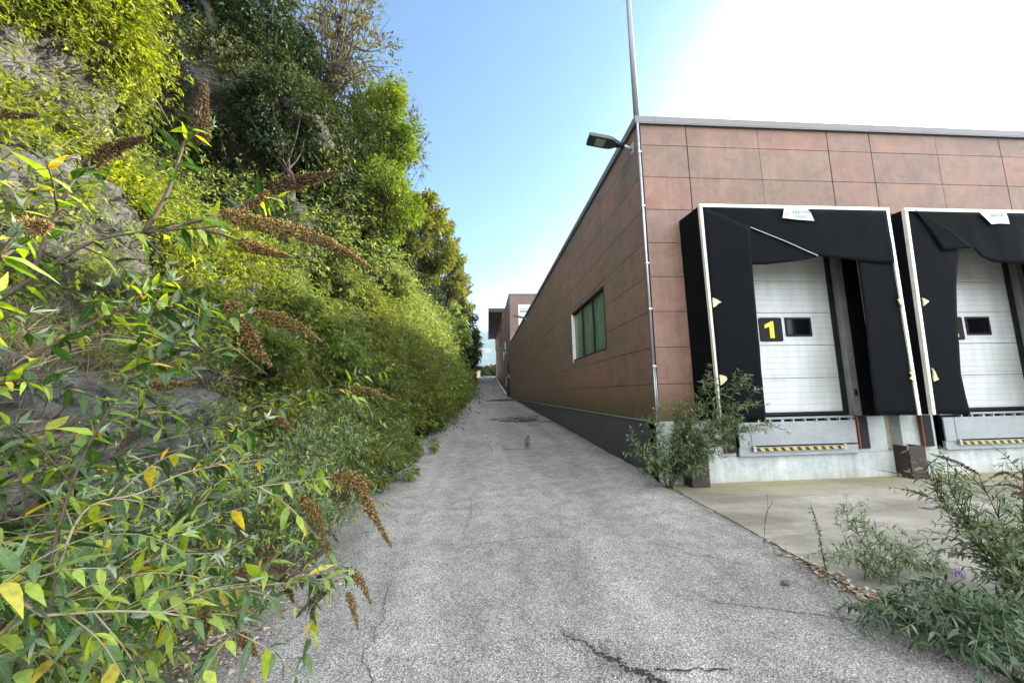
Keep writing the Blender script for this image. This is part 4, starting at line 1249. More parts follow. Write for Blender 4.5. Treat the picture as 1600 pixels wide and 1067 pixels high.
# ------------------------------------------------------------------ farther buildings
def build_far():
    t = thing('office_block', 'taller brown panelled block standing behind the warehouse', 'building', (XS, 36.82, 1))
    yb, zt = 36.86, 11.25
    m = MB(); rows = [6.42+.604*i for i in range(9)]
    front_panels(m, [2.83, 3.7, 6.4, 7.25, 9.95, 12.7, 16], rows, yb, [], [3.7])
    # leave the window opening
    V = np.array(m.v).reshape(-1, 8, 3); keep = [b for b in V if not (b[:, 0].min() > 3.65 and b[:, 0].max() < 6.45 and b[:, 2].min() > 7.0 and b[:, 2].max() < 10.1)]
    m = MB()
    for b in keep:
        m.box(b[:, 0].min(), b[:, 0].max(), b[:, 1].min(), b[:, 1].max(), b[:, 2].min(), b[:, 2].max())
    m.build('front_cladding', M['panel'], t)
    m = MB(); side_panels(m, [36.87+1.65*i for i in range(9)], [.9+.604*i for i in range(18)], XS+.005, [], [36.87+3.3*i for i in range(5)])
    m.build('side_cladding', M['panel'], t)
    m = MB(); m.box(XS+.03, 16, yb+.02, 50.0, -.3, 11.15); m.build('core', M['joint'], t)
    m = MB(); m.box(XS-.03, 16.1, yb-.05, 50.05, 11.16, zt); m.build('roof_edge', M['cap'], t)
    m = MB(); w0, w1, z0, z1 = 3.68, 6.42, 6.95, 10.15
    m.box(w0, w0+.14, yb-.03, yb+.02, z0, z1).box(w0+.141, w1, yb-.03, yb+.02, z1-.16, z1).box(w0+1.2, w0+1.28, yb-.02, yb+.02, z0, z1-.161)
    fr = m.build('window', M['white_paint'], t)
    m = MB(); m.box(w0+.141, w1, yb-.005, yb+.0195, z0, z1-.161); m.build('pane', M['blind'], fr)
    m = MB(); m.box(w0+.142, w1, yb-.018, yb-.006, 9.42, 9.52).box(w0+.142, w1, yb-.018, yb-.006, 9.66, 9.70); m.build('blind_bar', M['joint'], fr)
    # door and slit windows on the lane side
    m = MB(); m.box(XS-.02, XS+.0, 38.9, 40.1, 1.25, 4.6); d = m.build('door', M['void'], t)
    m = MB(); m.box(XS-.05, XS-.021, 38.95, 39.1, 3.1, 3.5); m.build('door_notice', M['white_paint'], d)
    for a, b, z0, z1 in ((43.6, 44.6, 6.0, 7.4), (46.6, 47.4, 5.6, 6.8), (43.0, 44.0, 2.4, 3.4)):
        m = MB(); m.box(XS-.03, XS+.0, a, b, z0, z1); f = m.build('window', M['white_paint'], t)
        m = MB(); m.box(XS-.035, XS-.031, a+.15, b-.15, z0+.15, z1-.15); m.build('pane', M['dark_glass'], f)
    # canopy building
    t = thing('canopy_building', 'dark roofed building with orange wall at the far end', 'building', (3, 50.2, 2))
    m = MB(); m.box(2.95, 16, 50.2, 76, 0, 12.2); m.build('wall', M['panel'], t)
    m = MB(); m.box(2.86, 2.945, 50.3, 62, 9.2, 12.1); m.build('orange_panel', M['orange_wall'], t)
    m = MB()
    V = [(1.02, 50.1, 12.25), (1.45, 76, 12.25), (16.2, 76, 12.25), (16.2, 50.1, 12.25)]; V += [(x, y, 12.75) for x, y, z in V]
    m.add(V, [(0, 1, 2, 3), (7, 6, 5, 4), (0, 4, 5, 1), (1, 5, 6, 2), (2, 6, 7, 3), (3, 7, 4, 0)])
    m.build('canopy_roof', M['dark_soffit'], t)
    t = thing('sign_frame', 'thin dark frame bracketed from the far wall', 'sign', (2.8, 52, 7))
    m = MB(); m.box(1.95, 2.86, 52.0, 52.08, 7.3, 7.4).box(1.95, 2.86, 52.0, 52.08, 10.1, 10.2).box(1.95, 2.03, 52.0, 52.08, 7.41, 10.09); m.build('frame', M['black'], t)
    t = thing('edge_rail', 'pale pipe rail running uphill along the far wall foot', 'rail', (2.6, 42, 1.4))
    m = MB(); m.tube([(2.62, 41.5, 1.55), (2.62, 52, 2.6), (2.62, 66, 4.0)], .07, 8); m.build('rail', M['white_paint'], t, smooth=True)
    for y in (42, 47, 52, 57, 62):
        m = MB(); m.tube([(2.62, y, float(road_z(y))-.1), (2.62, y, float(road_z(y))+.12)], .05, 6); m.build('rail_foot', M['galv'], t)
    t = thing('garage', 'small cream building at the end of the lane', 'building', tuple(at(738, 590, 92)))
    c = at(742, 585, 92)
    m = MB(); m.box(c[0]-4.5, c[0]+1.2, 92, 98, 4.4, 7.0); m.build('wall', M['cream_wall'], t)
    m = MB(); m.box(c[0]-4.7, c[0]+1.4, 91.8, 98.2, 7.0, 7.2); m.build('roof', M['cap'], t)
    m = MB(); m.box(c[0]-.3, c[0]+.5, 91.96, 92.0, 4.6, 6.6); m.build('door', M['wood'], t)
    t = thing('fence', 'low dark rail fence crossing the end of the lane', 'fence', (2, 88, 4.9))
    m = MB(); each('rail', [(.4, 8, 88, 88.1, 5.45, 5.6), (.4, 8, 88, 88.1, 5.1, 5.2)], M['wood'], t)
    m = MB()
    each('post', [(.5+1.4*i, .62+1.4*i, 88.11, 88.23, 4.7, 5.75) for i in range(6)], M['wood'], t)
    # wooded mountain
    xs = np.linspace(-1600, 2200, 110); ys = np.linspace(1700, 3900, 60)
    V = []
    for y in ys:
        for x in xs:
            e = math.exp(-((y-2900)/700)**2)*math.exp(-((x-250)/1000)**2)
            z = 450*e*(1+.2*mnoise.noise((x*.0025, y*.0025, 1)))+50*e*mnoise.noise((x*.012, y*.012, 4))+18*e*mnoise.noise((x*.04, y*.04, 8))
            V.append((x, y, z-2))
    nx = len(xs)
    Fc = [(j*nx+i, j*nx+i+1, (j+1)*nx+i+1, (j+1)*nx+i) for j in range(len(ys)-1) for i in range(nx-1)]
    tag(link_mesh('mountain', V, Fc, M['far_forest'], smooth=True), 'distant hazy wooded mountain', 'mountain', kind='structure')

# ------------------------------------------------------------------ vegetation things
def px_pts(l):
    return [at(u, v, y) for u, v, y in l]

def build_near_buddleias():
    # big branch crossing the upper left
    A = px_pts([(-150, 640, .9), (-80, 530, 1.0), (0, 467, 1.1), (45, 438, 1.15), (112, 394, 1.2), (157, 374, 1.25), (225, 363, 1.3), (340, 354, 1.4)])
    G0 = lambda x, y: [np.array([x, y, float(road_z(y))-.02])]
    A = G0(-1.62, .72)+A
    A5 = px_pts([(225, 363, 1.3), (330, 340, 1.45), (380, 318, 1.52), (420, 296, 1.6)])
    A6 = px_pts([(300, 356, 1.36), (345, 366, 1.4), (372, 378, 1.42)])
    A7 = G0(-1.75, .85)+px_pts([(-160, 500, 1.0), (-70, 290, 1.15), (-20, 176, 1.2)])
    A2 = px_pts([(225, 363, 1.3), (262, 300, 1.32), (288, 225, 1.36), (312, 185, 1.4)])
    A3 = px_pts([(45, 438, 1.15), (90, 330, 1.2), (120, 275, 1.25), (150, 258, 1.3)])
    A4 = px_pts([(-90, 600, 1.0), (-20, 430, 1.0), (20, 390, 1.05), (50, 362, 1.1)])
    sp = [([at(345, 335, 1.40), at(420, 352, 1.42), at(510, 378, 1.45), at(582, 420, 1.48)], .034, 1500, .0085),
          ([at(372, 378, 1.42), at(415, 392, 1.43), at(458, 402, 1.45)], .024, 600, .008),
          ([at(312, 225, 1.4), at(314, 178, 1.41), at(322, 126, 1.42)], .034, 700, .0085, True),
          ([at(132, 262, 1.3), at(180, 232, 1.32), at(228, 214, 1.34)], .026, 600, .0085, True),
          ([at(420, 296, 1.6), at(470, 284, 1.62), at(530, 268, 1.65)], .040, 700, .0095, True),
          ([at(38, 352, 1.1), at(60, 354, 1.02), at(78, 352, .97)], .026, 360, .008),
          ([at(-20, 176, 1.2), at(25, 180, 1.2), at(60, 181, 1.2)], .016, 200, .007, True),
          ([at(420, 300, 1.55), at(400, 318, 1.5), at(372, 330, 1.45)], .02, 260, .008, True)]
    make_buddleia('buddleia', 'tall near shrub with thick brown seed heads, upper left branch', (-1.62, .72, 0.), [A, A2, A3, G0(-1.66, .78)+A4, A5, A6, A7], 'buddleia shrubs on the left bank',
                  L=(.05, .135), spacing=.055, side=.40, side_len=(.08, .2), spikes=sp, r0=.0075)
    B = px_pts([(40, 1040, .95), (80, 870, 1.0), (111, 760, 1.05), (145, 683, 1.1), (202, 592, 1.15), (239, 562, 1.2), (300, 525, 1.3), (372, 497, 1.42)])
    C = px_pts([(-120, 700, 1.0), (-40, 612, 1.05), (0, 587, 1.1), (67, 548, 1.15), (135, 508, 1.2), (202, 484, 1.3), (263, 464, 1.4), (345, 440, 1.55)])
    B2 = px_pts([(202, 592, 1.15), (240, 570, 1.2), (228, 500, 1.3), (300, 470, 1.42)])
    B3 = px_pts([(-60, 900, 1.0), (20, 820, 1.1), (110, 740, 1.25), (250, 690, 1.45), (330, 665, 1.6), (420, 650, 1.75)])
    B4 = px_pts([(-80, 760, 1.1), (30, 720, 1.2), (140, 680, 1.35), (260, 640, 1.55)])
    sp = [([at(358, 470, 1.45), at(385, 515, 1.47), at(402, 548, 1.48), at(424, 572, 1.5)], .032, 1000, .0085),
          ([at(392, 486, 1.5), at(430, 495, 1.52), at(470, 512, 1.54), at(503, 534, 1.56)], .022, 800, .0075),
          ([at(408, 640, 1.75), at(432, 652, 1.76), at(458, 672, 1.78)], .022, 420, .0075),
          ([at(230, 606, 1.5), at(268, 602, 1.5), at(308, 598, 1.5)], .018, 300, .0075),
          ([at(548, 607, 2.3), at(580, 611, 2.32), at(618, 626, 2.34)], .020, 420, .0085)]
    B5 = px_pts([(330, 665, 1.6), (430, 625, 1.9), (500, 610, 2.2), (548, 607, 2.3)])
    make_buddleia('buddleia', 'tall near shrub with bent seed heads below the big branch, left', (-1.35, .8, 0.), [G0(-1.3, .9)+B, G0(-1.55, .9)+C, B2, G0(-1.4, .85)+B3, G0(-1.5, .95)+B4, B5], 'buddleia shrubs on the left bank',
                  L=(.045, .125), spacing=.05, side=.62, side_len=(.08, .28), spikes=sp, r0=.0052)
    D = px_pts([(-120, 1060, .9), (0, 992, .95), (72, 948, 1.0), (160, 908, 1.1), (208, 884, 1.15), (258, 862, 1.22), (282, 816, 1.3), (330, 780, 1.36), (405, 760, 1.42), (528, 744, 1.5)])
    D2 = px_pts([(405, 760, 1.42), (450, 790, 1.45), (500, 845, 1.48), (535, 890, 1.5)])
    E_ = px_pts([(-60, 1080, .95), (120, 985, 1.05), (280, 928, 1.15), (348, 919, 1.22), (440, 911, 1.3), (545, 900, 1.4)])
    F_ = px_pts([(-100, 1020, .85), (80, 962, .95), (240, 956, 1.05), (340, 974, 1.12), (372, 990, 1.16)])
    G = px_pts([(-100, 900, 1.0), (0, 850, 1.05), (90, 830, 1.1), (170, 838, 1.15), (214, 860, 1.18)])
    H = px_pts([(-150, 1130, 1.0), (-40, 1040, 1.05), (60, 1020, 1.1), (150, 1040, 1.15), (200, 1075, 1.2)])
    I = px_pts([(72, 948, 1.0), (130, 800, 1.1), (220, 770, 1.2), (300, 735, 1.3), (420, 716, 1.45)])
    sp = [([at(520, 744, 1.5), at(556, 752, 1.5), at(580, 798, 1.5), at(612, 855, 1.52)], .026, 1100, .0078),
          ([at(468, 776, 1.47), at(490, 800, 1.47), at(508, 830, 1.48)], .020, 360, .0075),
          ([at(500, 838, 1.48), at(512, 858, 1.48), at(516, 874, 1.49)], .014, 160, .0065),
          ([at(540, 888, 1.5), at(562, 905, 1.5), at(580, 943, 1.51)], .017, 380, .0065),
          ([at(543, 925, 1.42), at(552, 950, 1.42), at(560, 984, 1.43)], .012, 260, .006),
          ([at(520, 912, 1.40), at(490, 948, 1.4), at(494, 976, 1.4)], .009, 150, .006, True),
          ([at(505, 920, 1.38), at(480, 945, 1.38), at(462, 965, 1.38)], .008, 120, .006, True),
          ([at(437, 880, 1.35), at(448, 915, 1.35), at(460, 942, 1.35)], .015, 260, .0065, True),
          ([at(368, 990, 1.16), at(385, 1005, 1.16), at(406, 1028, 1.17)], .015, 320, .006),
          ([at(213, 860, 1.18), at(222, 895, 1.18), at(246, 936, 1.19)], .020, 520, .007),
          ([at(315, 950, 1.1), at(322, 975, 1.1), at(320, 1000, 1.1)], .012, 180, .006, True),
          ([at(378, 885, 1.3), at(382, 905, 1.3), at(384, 925, 1.3)], .008, 90, .006, True),
          ([at(488, 826, 1.47), at(515, 832, 1.48), at(530, 848, 1.49)], .008, 80, .006, True),
          ([at(530, 742, 1.5), at(560, 746, 1.52), at(588, 760, 1.54)], .016, 200, .008)]
    make_buddleia('buddleia', 'low near shrub reaching over the asphalt with drooping ochre seed heads', (-1.3, .75, 0.), [G0(-1.35, .75)+D, D2, G0(-1.3, .8)+E_, G0(-1.25, .72)+F_, G0(-1.45, .85)+G, G0(-1.4, .9)+H, I], 'buddleia shrubs on the left bank',
                  L=(.045, .12), spacing=.047, side=.8, side_len=(.08, .26), spikes=sp, r0=.0042, stemm='pale_stem', droop=.55)
    # the thicket behind, rooted in the bank
    for i, (x, y, h, n, rc, lab) in enumerate(((-1.95, 1.45, (.35, .85), 13, (.25, .6), 'leafy shrub filling the bottom left corner'),
                                           (-2.1, 2.1, (.5, 1.35), 18, (.4, .95), 'leafy shrub close behind the near branches'),
                                           (-2.3, 3.0, (.4, 1.05), 12, (.4, .9), 'leafy shrub in front of the grey rock'),
                                           (-2.0, 3.9, (.4, 1.15), 17, (.35, .85), 'leafy shrub with pale shoots at the edge of the asphalt'),
                                           (-2.3, 4.9, (.6, 1.6), 18, (.4, .95), 'leafy shrub at the foot of the bank behind the ochre seed heads'))):
        z = float(road_z(y))-.02
        make_buddleia('buddleia', lab, (x, y, z), arch_stems((x, y, z), n, h, rc, (-85, 70)), 'buddleia shrubs on the left bank',
                      L=(.04, .105), spacing=.045, side=1.3, side_len=(.1, .32), r0=.0045, spike_auto=.035, fine=True, leafm='lf_near' if i < 3 else 'lf_mid')

def build_foot_bushes():
    G = 'bushes along the foot of the slope'
    L = [(-1.85, 6.3, (.75, .8, .75), 44, 'lf_bush', 'olive bush at the lane edge, nearest of the dense ones'),
         (-2.3, 7.8, (.9, 1., 1.3), 50, 'lf_slope', 'yellowish green bush rising behind the nearest lane bush'),
         (-1.72, 8.7, (.62, .9, .62), 46, 'lf_bush', 'dull green bush whose twigs spill furthest over the lane'),
         (-2.3, 10.6, (.8, 1.2, 1.5), 50, 'lf_slope', 'tall feathery bush in the middle of the slope foot'),
         (-2.0, 12.6, (.8, 1.1, .9), 44, 'lf_dark', 'rounded bush behind the one spilling over the lane'),
         (-2.15, 14.8, (.85, 1.2, .85), 46, 'lf_dark', 'dark glossy round bush half way up the lane'),
         (-2.3, 17.8, (.9, 1.6, 1.6), 46, 'lf_ivy', 'taller dark bush just past the glossy round one'),
         (-2.1, 21.5, (1., 1.8, 1.7), 44, 'lf_dark', 'wide bush where the lane narrows'),
         (-2.2, 26., (1.1, 2.0, 2.2), 44, 'lf_slope', 'tall pale bush before the crest of the lane'),
         (-2.2, 31., (1.0, 2., 2.4), 44, 'lf_dark', 'dark ivy covered bush at the crest of the lane')]
    for x, y, s, n, lm, lab in L:
        z = float(road_z(y))-.02
        f = max(1., y/10.)**.7
        make_bush('bush', lab, (x, y, z), s, n, 110, lm, (.07*f, .13*f), (.18, .30), G)

def build_slope_bushes():
    G = 'bushes on the slope'
    L = [(6.1, 1.9, .55, 'lf_slope', 'yellow green bush low on the slope beside the grey rock'),
         (7.4, 3.0, .6, 'lf_bush', 'dark bush below the hollow in the cliff'),
         (8.6, 2.0, .65, 'lf_mid', 'fresh green bush low on the slope, mid way to the cliff buttress'),
         (9.8, 3.9, .7, 'lf_slope', 'yellow green bush under the drooping bright tree'),
         (11.4, 2.4, .7, 'lf_bush', 'dull bush low on the slope under the olive trees'),
         (12.8, 4.6, .8, 'lf_bush', 'dark bush high on the slope under the ivy strands'),
         (14.8, 3.0, .9, 'lf_slope', 'pale feathery bush half way up the slope under the ivy strands'),
         (17.5, 4.8, 1.0, 'lf_mid', 'green bush high on the slope where ivy hangs'),
         (20.5, 3.2, 1.1, 'lf_slope', 'last yellow green bush on the slope before the dark tree')]
    for y, z, r, lm, lab in L:
        x = float(hill_x(y, z))+.32; f = max(1., y/10.)**.6
        make_bush('bush', lab, (x, y, z+float(road_z(y))-.25*r), (r*.8, r, r*1.05), 42, 120, lm, (.08*f, .15*f), (.17, .28), G, droop=.6)

def build_dry_grass():
    zr = lambda c: c[:, 2]-road_z(c[:, 1])
    C, N = sample_hill(420, lambda c, n: (c[:, 1] > 1.2)*(c[:, 1] < 8)*(zr(c) > -.3)*(zr(c) < 2.2)*(fbm(c, 1.1, 211) > .46)+1e-9)
    E = np.c_[rng.uniform(-2.5, -1.75, 260), rng.uniform(1.5, 8, 260)]; E = np.c_[E, road_z(E[:, 1])]
    C = np.r_[C, E]; k = 14; n = len(C)*k
    P = np.repeat(C, k, 0)+rng.normal(0, .05, (n, 3))*np.array([1, 1, .3])
    D = unit(rand_dirs(n)*.75+np.array([.35, -.1, .75]))
    ln = rng.uniform(.12, .42, n)
    V, loops, q = leaves_fine(P, D, rand_dirs(n), ln, np.full(n, .006), rng.uniform(.2, .9, n))
    tag(link_mesh('dry_grass', V, ('arr', loops, q), M['dry_grass']), 'dry tan grass blades among the plants at the bank foot', 'dry grass', kind='stuff')

def build_trees():
    G = 'trees on the cliff'
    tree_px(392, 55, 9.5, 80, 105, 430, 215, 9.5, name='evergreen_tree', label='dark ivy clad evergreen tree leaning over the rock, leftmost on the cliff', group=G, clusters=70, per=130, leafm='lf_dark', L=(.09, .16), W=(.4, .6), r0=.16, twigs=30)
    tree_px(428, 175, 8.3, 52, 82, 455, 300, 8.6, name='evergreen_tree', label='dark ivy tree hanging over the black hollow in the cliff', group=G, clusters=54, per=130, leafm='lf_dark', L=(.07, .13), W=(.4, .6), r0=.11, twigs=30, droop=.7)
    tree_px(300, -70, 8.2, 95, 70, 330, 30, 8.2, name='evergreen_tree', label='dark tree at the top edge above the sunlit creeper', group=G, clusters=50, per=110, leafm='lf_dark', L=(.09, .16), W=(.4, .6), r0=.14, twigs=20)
    tree_px(525, 70, 12., 92, 165, 470, 270, 12., name='autumn_tree', label='sparse autumn tree with brown leaves and sky between its twigs', group=G, clusters=105, per=44, leafm='lf_autumn', L=(.10, .17), W=(.45, .65), r0=.15, twigs=320, hollow=.2, cr=(.22, .42))
    tree_px(455, 130, 11., 55, 95, 440, 270, 11., name='evergreen_tree', label='dark leafy tree in front of the sparse autumn tree', group=G, clusters=40, per=110, leafm='lf_dark', L=(.09, .16), W=(.4, .6), r0=.12, twigs=40)
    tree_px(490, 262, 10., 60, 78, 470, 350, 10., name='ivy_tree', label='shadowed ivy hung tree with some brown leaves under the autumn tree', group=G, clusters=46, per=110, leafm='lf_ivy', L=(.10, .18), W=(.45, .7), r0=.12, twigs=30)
    tree_px(602, 205, 12.5, 55, 80, 545, 350, 12.5, name='broadleaf_tree', label='dense dark green tree jutting out against the sky', group=G, clusters=80, per=150, leafm='lf_green', L=(.09, .16), W=(.38, .58), r0=.15, twigs=60)
    tree_px(590, 318, 11.8, 70, 66, 545, 400, 12., name='broadleaf_tree', label='bright green drooping tree with yellow sunlit right side', group=G, clusters=84, per=150, leafm='lf_green', L=(.09, .16), W=(.38, .58), r0=.13, twigs=20, droop=.7)
    tree_px(640, 225, 19., 34, 85, 600, 360, 19.5, name='bare_tree', label='nearly bare twiggy tree behind the jutting green tree', group=G, clusters=40, per=14, leafm='lf_autumn', L=(.12, .2), W=(.4, .6), r0=.10, twigs=260, hollow=.3, cr=(.2, .4))
    tree_px(652, 350, 21., 36, 55, 625, 430, 22., name='olive_tree', label='olive and russet tree below the bare twigs', group=G, clusters=52, per=110, leafm='lf_olive', L=(.16, .28), W=(.35, .55), r0=.14, twigs=120)
    tree_px(684, 385, 28., 30, 62, 655, 470, 29., name='olive_tree', label='yellow olive tree, tallest in the middle of the row', group=G, clusters=52, per=110, leafm='lf_olive', L=(.20, .34), W=(.35, .55), r0=.16, twigs=160)
    tree_px(706, 430, 38., 22, 52, 690, 500, 39., name='olive_tree', label='yellow olive tree next beyond the tallest one', group=G, clusters=46, per=100, leafm='lf_olive', L=(.26, .42), W=(.35, .5), r0=.18, twigs=140)
    tree_px(722, 468, 50., 16, 46, 712, 530, 51., name='olive_tree', label='brownish tree with thin top, last of the olive ones', group=G, clusters=40, per=90, leafm='lf_olive', L=(.32, .5), W=(.35, .5), r0=.2, twigs=120)
    tree_px(731, 515, 58., 13, 40, 726, 570, 59., name='conifer_tree', label='dark drooping conifer at the far end of the cliff', group=G, clusters=44, per=90, leafm='lf_dark', L=(.34, .55), W=(.25, .4), r0=.2, twigs=60, droop=1.1)
    tree_px(700, 520, 33., 30, 38, 690, 600, 33., name='ivy_tree', label='ivy smothered tree leaning towards the lane', group=G, clusters=50, per=110, leafm='lf_bush', L=(.22, .36), W=(.4, .6), r0=.16, twigs=30, droop=.7)
    tree_px(724, 553, 41., 24, 36, 712, 612, 41., name='ivy_tree', label='dark tree overhanging the lane at its far bend', group=G, clusters=56, per=120, leafm='lf_dark', L=(.24, .40), W=(.4, .6), r0=.18, twigs=40, droop=.8)
    tree_px(742, 545, 60., 9, 34, 744, 592, 62., name='pale_tree', label='pale yellow green tree behind the dark overhanging tree', group=G, clusters=36, per=80, leafm='lf_slope', L=(.3, .5), W=(.35, .5), r0=.16, twigs=60)
    H = 'distant trees at the end of the lane'
    for i, (u, v, y, r, lab) in enumerate(((757, 578, 118, 9, 'low dark tree left of the gap at the lane end'), (768, 577, 122, 9, 'low dark tree in the middle of the lane end'), (781, 577, 120, 10, 'low dark tree nearest the far wall at the lane end'))):
        tree_px(u, v+2, y, r*1.3, 7.5, u, 592, y, name='distant_tree', label=lab, group=H, clusters=34, per=70, leafm='lf_ivy', L=(.4, .7), W=(.4, .6), r0=.15, twigs=10)

def build_right_plants():
    # shrub growing at the building corner
    b = np.array([2.70, 5.62, .17])
    ST = []
    for e, k in (((1180, 610), 5.15), ((1200, 655), 5.1), ((1110, 580), 5.4), ((1130, 655), 5.2), ((1020, 640), 5.5), ((985, 690), 5.4), ((1060, 630), 5.6), ((1085, 650), 5.4), ((1165, 590), 5.2), ((1150, 640), 5.2), ((1100, 690), 5.3), ((1000, 700), 5.35), ((1105, 620), 5.4)):
        p = at(e[0], e[1], k); m = b*.5+p*.5+np.array([0, 0, .12]); q = b*.78+p*.22+np.array([0, 0, .12])
        ST.append([b+rand_dirs(1)[0]*.05*np.array([1, 1, 0]), q, m+rand_dirs(1)[0]*.06, p+rand_dirs(1)[0]*.03])
    make_buddleia('corner_shrub', 'grey green shrub rooted at the corner beside the steel guard', tuple(b), ST, L=(.07, .15), spacing=.06, side=2.6, side_len=(.12, .42), r0=.008, leafm='lf_right', silver=True, WL=(.17, .28), droop=.15, spike_auto=.03, fine=False, spike_len=(.06, .1), spike_r=.008, spike_bits=60)
    # tall flowering shrub at the right edge
    b = np.array([3.45, 2.45, .10]); ST = []
    for e, k in (((1530, 745), 2.5), ((1475, 735), 2.6), ((1440, 720), 2.7), ((1600, 730), 2.5), ((1640, 760), 2.4), ((1560, 820), 2.3), ((1490, 800), 2.55), ((1680, 850), 2.3), ((1620, 800), 2.6)):
        p = at(e[0], e[1], k); q = b*.72+p*.28+np.array([0, 0, .06]); m = b*.4+p*.6
        ST.append([b+rand_dirs(1)[0]*.05*np.array([1, 1, 0]), q, m+rand_dirs(1)[0]*.05, p])
    sp = [([at(1530, 742, 2.5), at(1495, 722, 2.52), at(1452, 708, 2.55)], .014, 260, .008, True),
          ([at(1475, 752, 2.6), at(1440, 746, 2.62), at(1366, 733, 2.64)], .010, 160, .007, True),
          ([at(1600, 752, 2.4), at(1570, 738, 2.42), at(1545, 748, 2.44)], .012, 140, .008, True),
          ([at(1450, 775, 2.6), at(1430, 768, 2.6), at(1398, 762, 2.62)], .008, 90, .007, True),
          ([at(1600, 765, 2.3), at(1575, 757, 2.3), at(1540, 760, 2.3)], .010, 90, .008, True),
          ([at(1470, 790, 2.55), at(1455, 795, 2.55), at(1435, 792, 2.55)], .007, 60, .007, True),
          ([at(1580, 775, 2.2), at(1600, 768, 2.2), at(1625, 760, 2.2)], .014, 140, .008, True)]
    t = make_buddleia('flowering_shrub', 'tall dark stemmed shrub with seed heads at the right edge', tuple(b), ST, L=(.05, .105), spacing=.05, side=3.4, side_len=(.10, .34), r0=.0065, leafm='lf_right', spikes=sp, WL=(.18, .30), droop=.2, stemm='stem')
    p = at(1497, 894, 2.3); n = 60
    leaf_obj('flower', M['petal'], t, p+rng.normal(0, .013, (n, 3)), rand_dirs(n), rand_dirs(n), np.full(n, .018), np.full(n, .012))
    p = at(1562, 727, 2.55); n = 50
    leaf_obj('flower', M['petal'], t, p+rng.normal(0, 1, (n, 3))*np.array([.03, .012, .006]), rand_dirs(n), rand_dirs(n), np.full(n, .012), np.full(n, .008))
    # loose thin leaved weed on the joint
    b = np.array([3.0, 2.92, .10])
    ST = []
    for e in ((1320, 800), (1345, 815), (1375, 830), (1400, 840), (1325, 855), (1440, 850), (1300, 865), (1470, 880), (1420, 865)):
        p = at(e[0], e[1], 2.95+random.uniform(-.15, .15)); q = b*.6+p*.4+np.array([0, 0, .06])
        ST.append([b+rand_dirs(1)[0]*.10*np.array([1, 1, 0]), q, p*.75+b*.25+np.array([0, 0, .03]), p])
    make_buddleia('weed_clump', 'thin leaved pale weed clump on the joint before the right shrub', tuple(b), ST, L=(.05, .10), spacing=.035, side=1.7, side_len=(.08, .22), r0=.004, leafm='lf_right', WL=(.13, .22), droop=.1, stemm='green_stem', cat='weed')
    # low dark ground-hugging bush at the bottom right corner
    b = np.array([3.02, 2.25, .09]); ST = []
    for u, v, k in ((1340, 960, 2.45), (1370, 1000, 2.3), (1400, 1020, 2.2), (1450, 1040, 2.1), (1500, 1065, 2.05), (1560, 1060, 2.1), (1420, 940, 2.5), (1480, 930, 2.5), (1540, 960, 2.35), (1600, 1000, 2.25), (1460, 980, 2.3), (1520, 1010, 2.2), (1580, 1040, 2.1), (1400, 975, 2.4), (1380, 945, 2.55), (1650, 1040, 2.1), (1600, 950, 2.4), (1560, 1075, 1.95), (1610, 1075, 1.95), (1640, 1060, 2.0), (1590, 1090, 1.9), (1530, 1085, 1.95), (1660, 1020, 2.1), (1620, 1100, 1.85)):
        p = at(u, v, k); p[2] = max(p[2], .12)+random.uniform(0, .12); q = b*.5+p*.5+np.array([0, 0, .16])
        ST.append([b+rand_dirs(1)[0]*.15*np.array([1, 1, 0]), q, p*.8+b*.2+np.array([0, 0, .06]), p])
    make_buddleia('low_shrub', 'low dark green shrub sprawling over the joint, bottom right corner', tuple(b), ST, L=(.06, .12), spacing=.045, side=1.25, side_len=(.07, .2), r0=.004, leafm='lf_low', WL=(.17, .27), droop=.15, stemm='green_stem', silver=False)
    # dried dock stalk and twig
    b = at(1292, 893, 2.92); b[2] = .105
    t = thing('dried_stalk', 'single dried seed stalk standing on the apron joint', 'weed', tuple(b))
    P = curve_pts([b, at(1284, 858, 2.93), at(1277, 822, 2.94), at(1266, 786, 2.95)], 14)
    m = MB(); m.tube(P, np.linspace(.004, .0015, 14), 5); m.build('stem', M['stem'], t, smooth=True)
    n = 120; i = rng.integers(1, 13, n)
    leaf_obj('seeds', M['lf_right'], t, P[i]+rng.normal(0, .006, (n, 3)), rand_dirs(n)+np.array([0, 0, .4]), rand_dirs(n), rng.uniform(.012, .028, n), rng.uniform(.008, .014, n))
    b = at(1193, 850, 3.62); b[2] = .105
    t = thing('bare_twig', 'thin bare twig standing on the apron near the joint', 'weed', tuple(b))
    m = MB(); m.tube(curve_pts([b, at(1195, 822, 3.64), at(1198, 800, 3.65), at(1208, 783, 3.66)], 8), .0028, 4).tube([at(1196, 815, 3.64), at(1200, 795, 3.6), at(1199, 772, 3.6)], .002, 4); m.build('stem', M['stem'], t)
    # little weed in the middle of the lane
    c = at(824, 700, 9.25); c[2] = float(road_z(9.25))
    t = thing('lane_weed', 'small green weed growing from a crack in the lane', 'weed', tuple(c))
    n = 90; d = rand_dirs(n); h = rng.random(n)
    leaf_obj('foliage', M['lf_bush'], t, c+np.c_[rng.normal(0, .035, n), rng.normal(0, .035, n), h*.26], d*.8+np.array([0, 0, .5]), rand_dirs(n)+np.array([0, 0, .8]), rng.uniform(.05, .11, n), rng.uniform(.012, .022, n))
    m = MB(); m.tube([c, c+np.array([.01, 0, .15]), c+np.array([.0, 0, .30])], [.006, .004, .002], 4); m.build('stem', M['green_stem'], t)

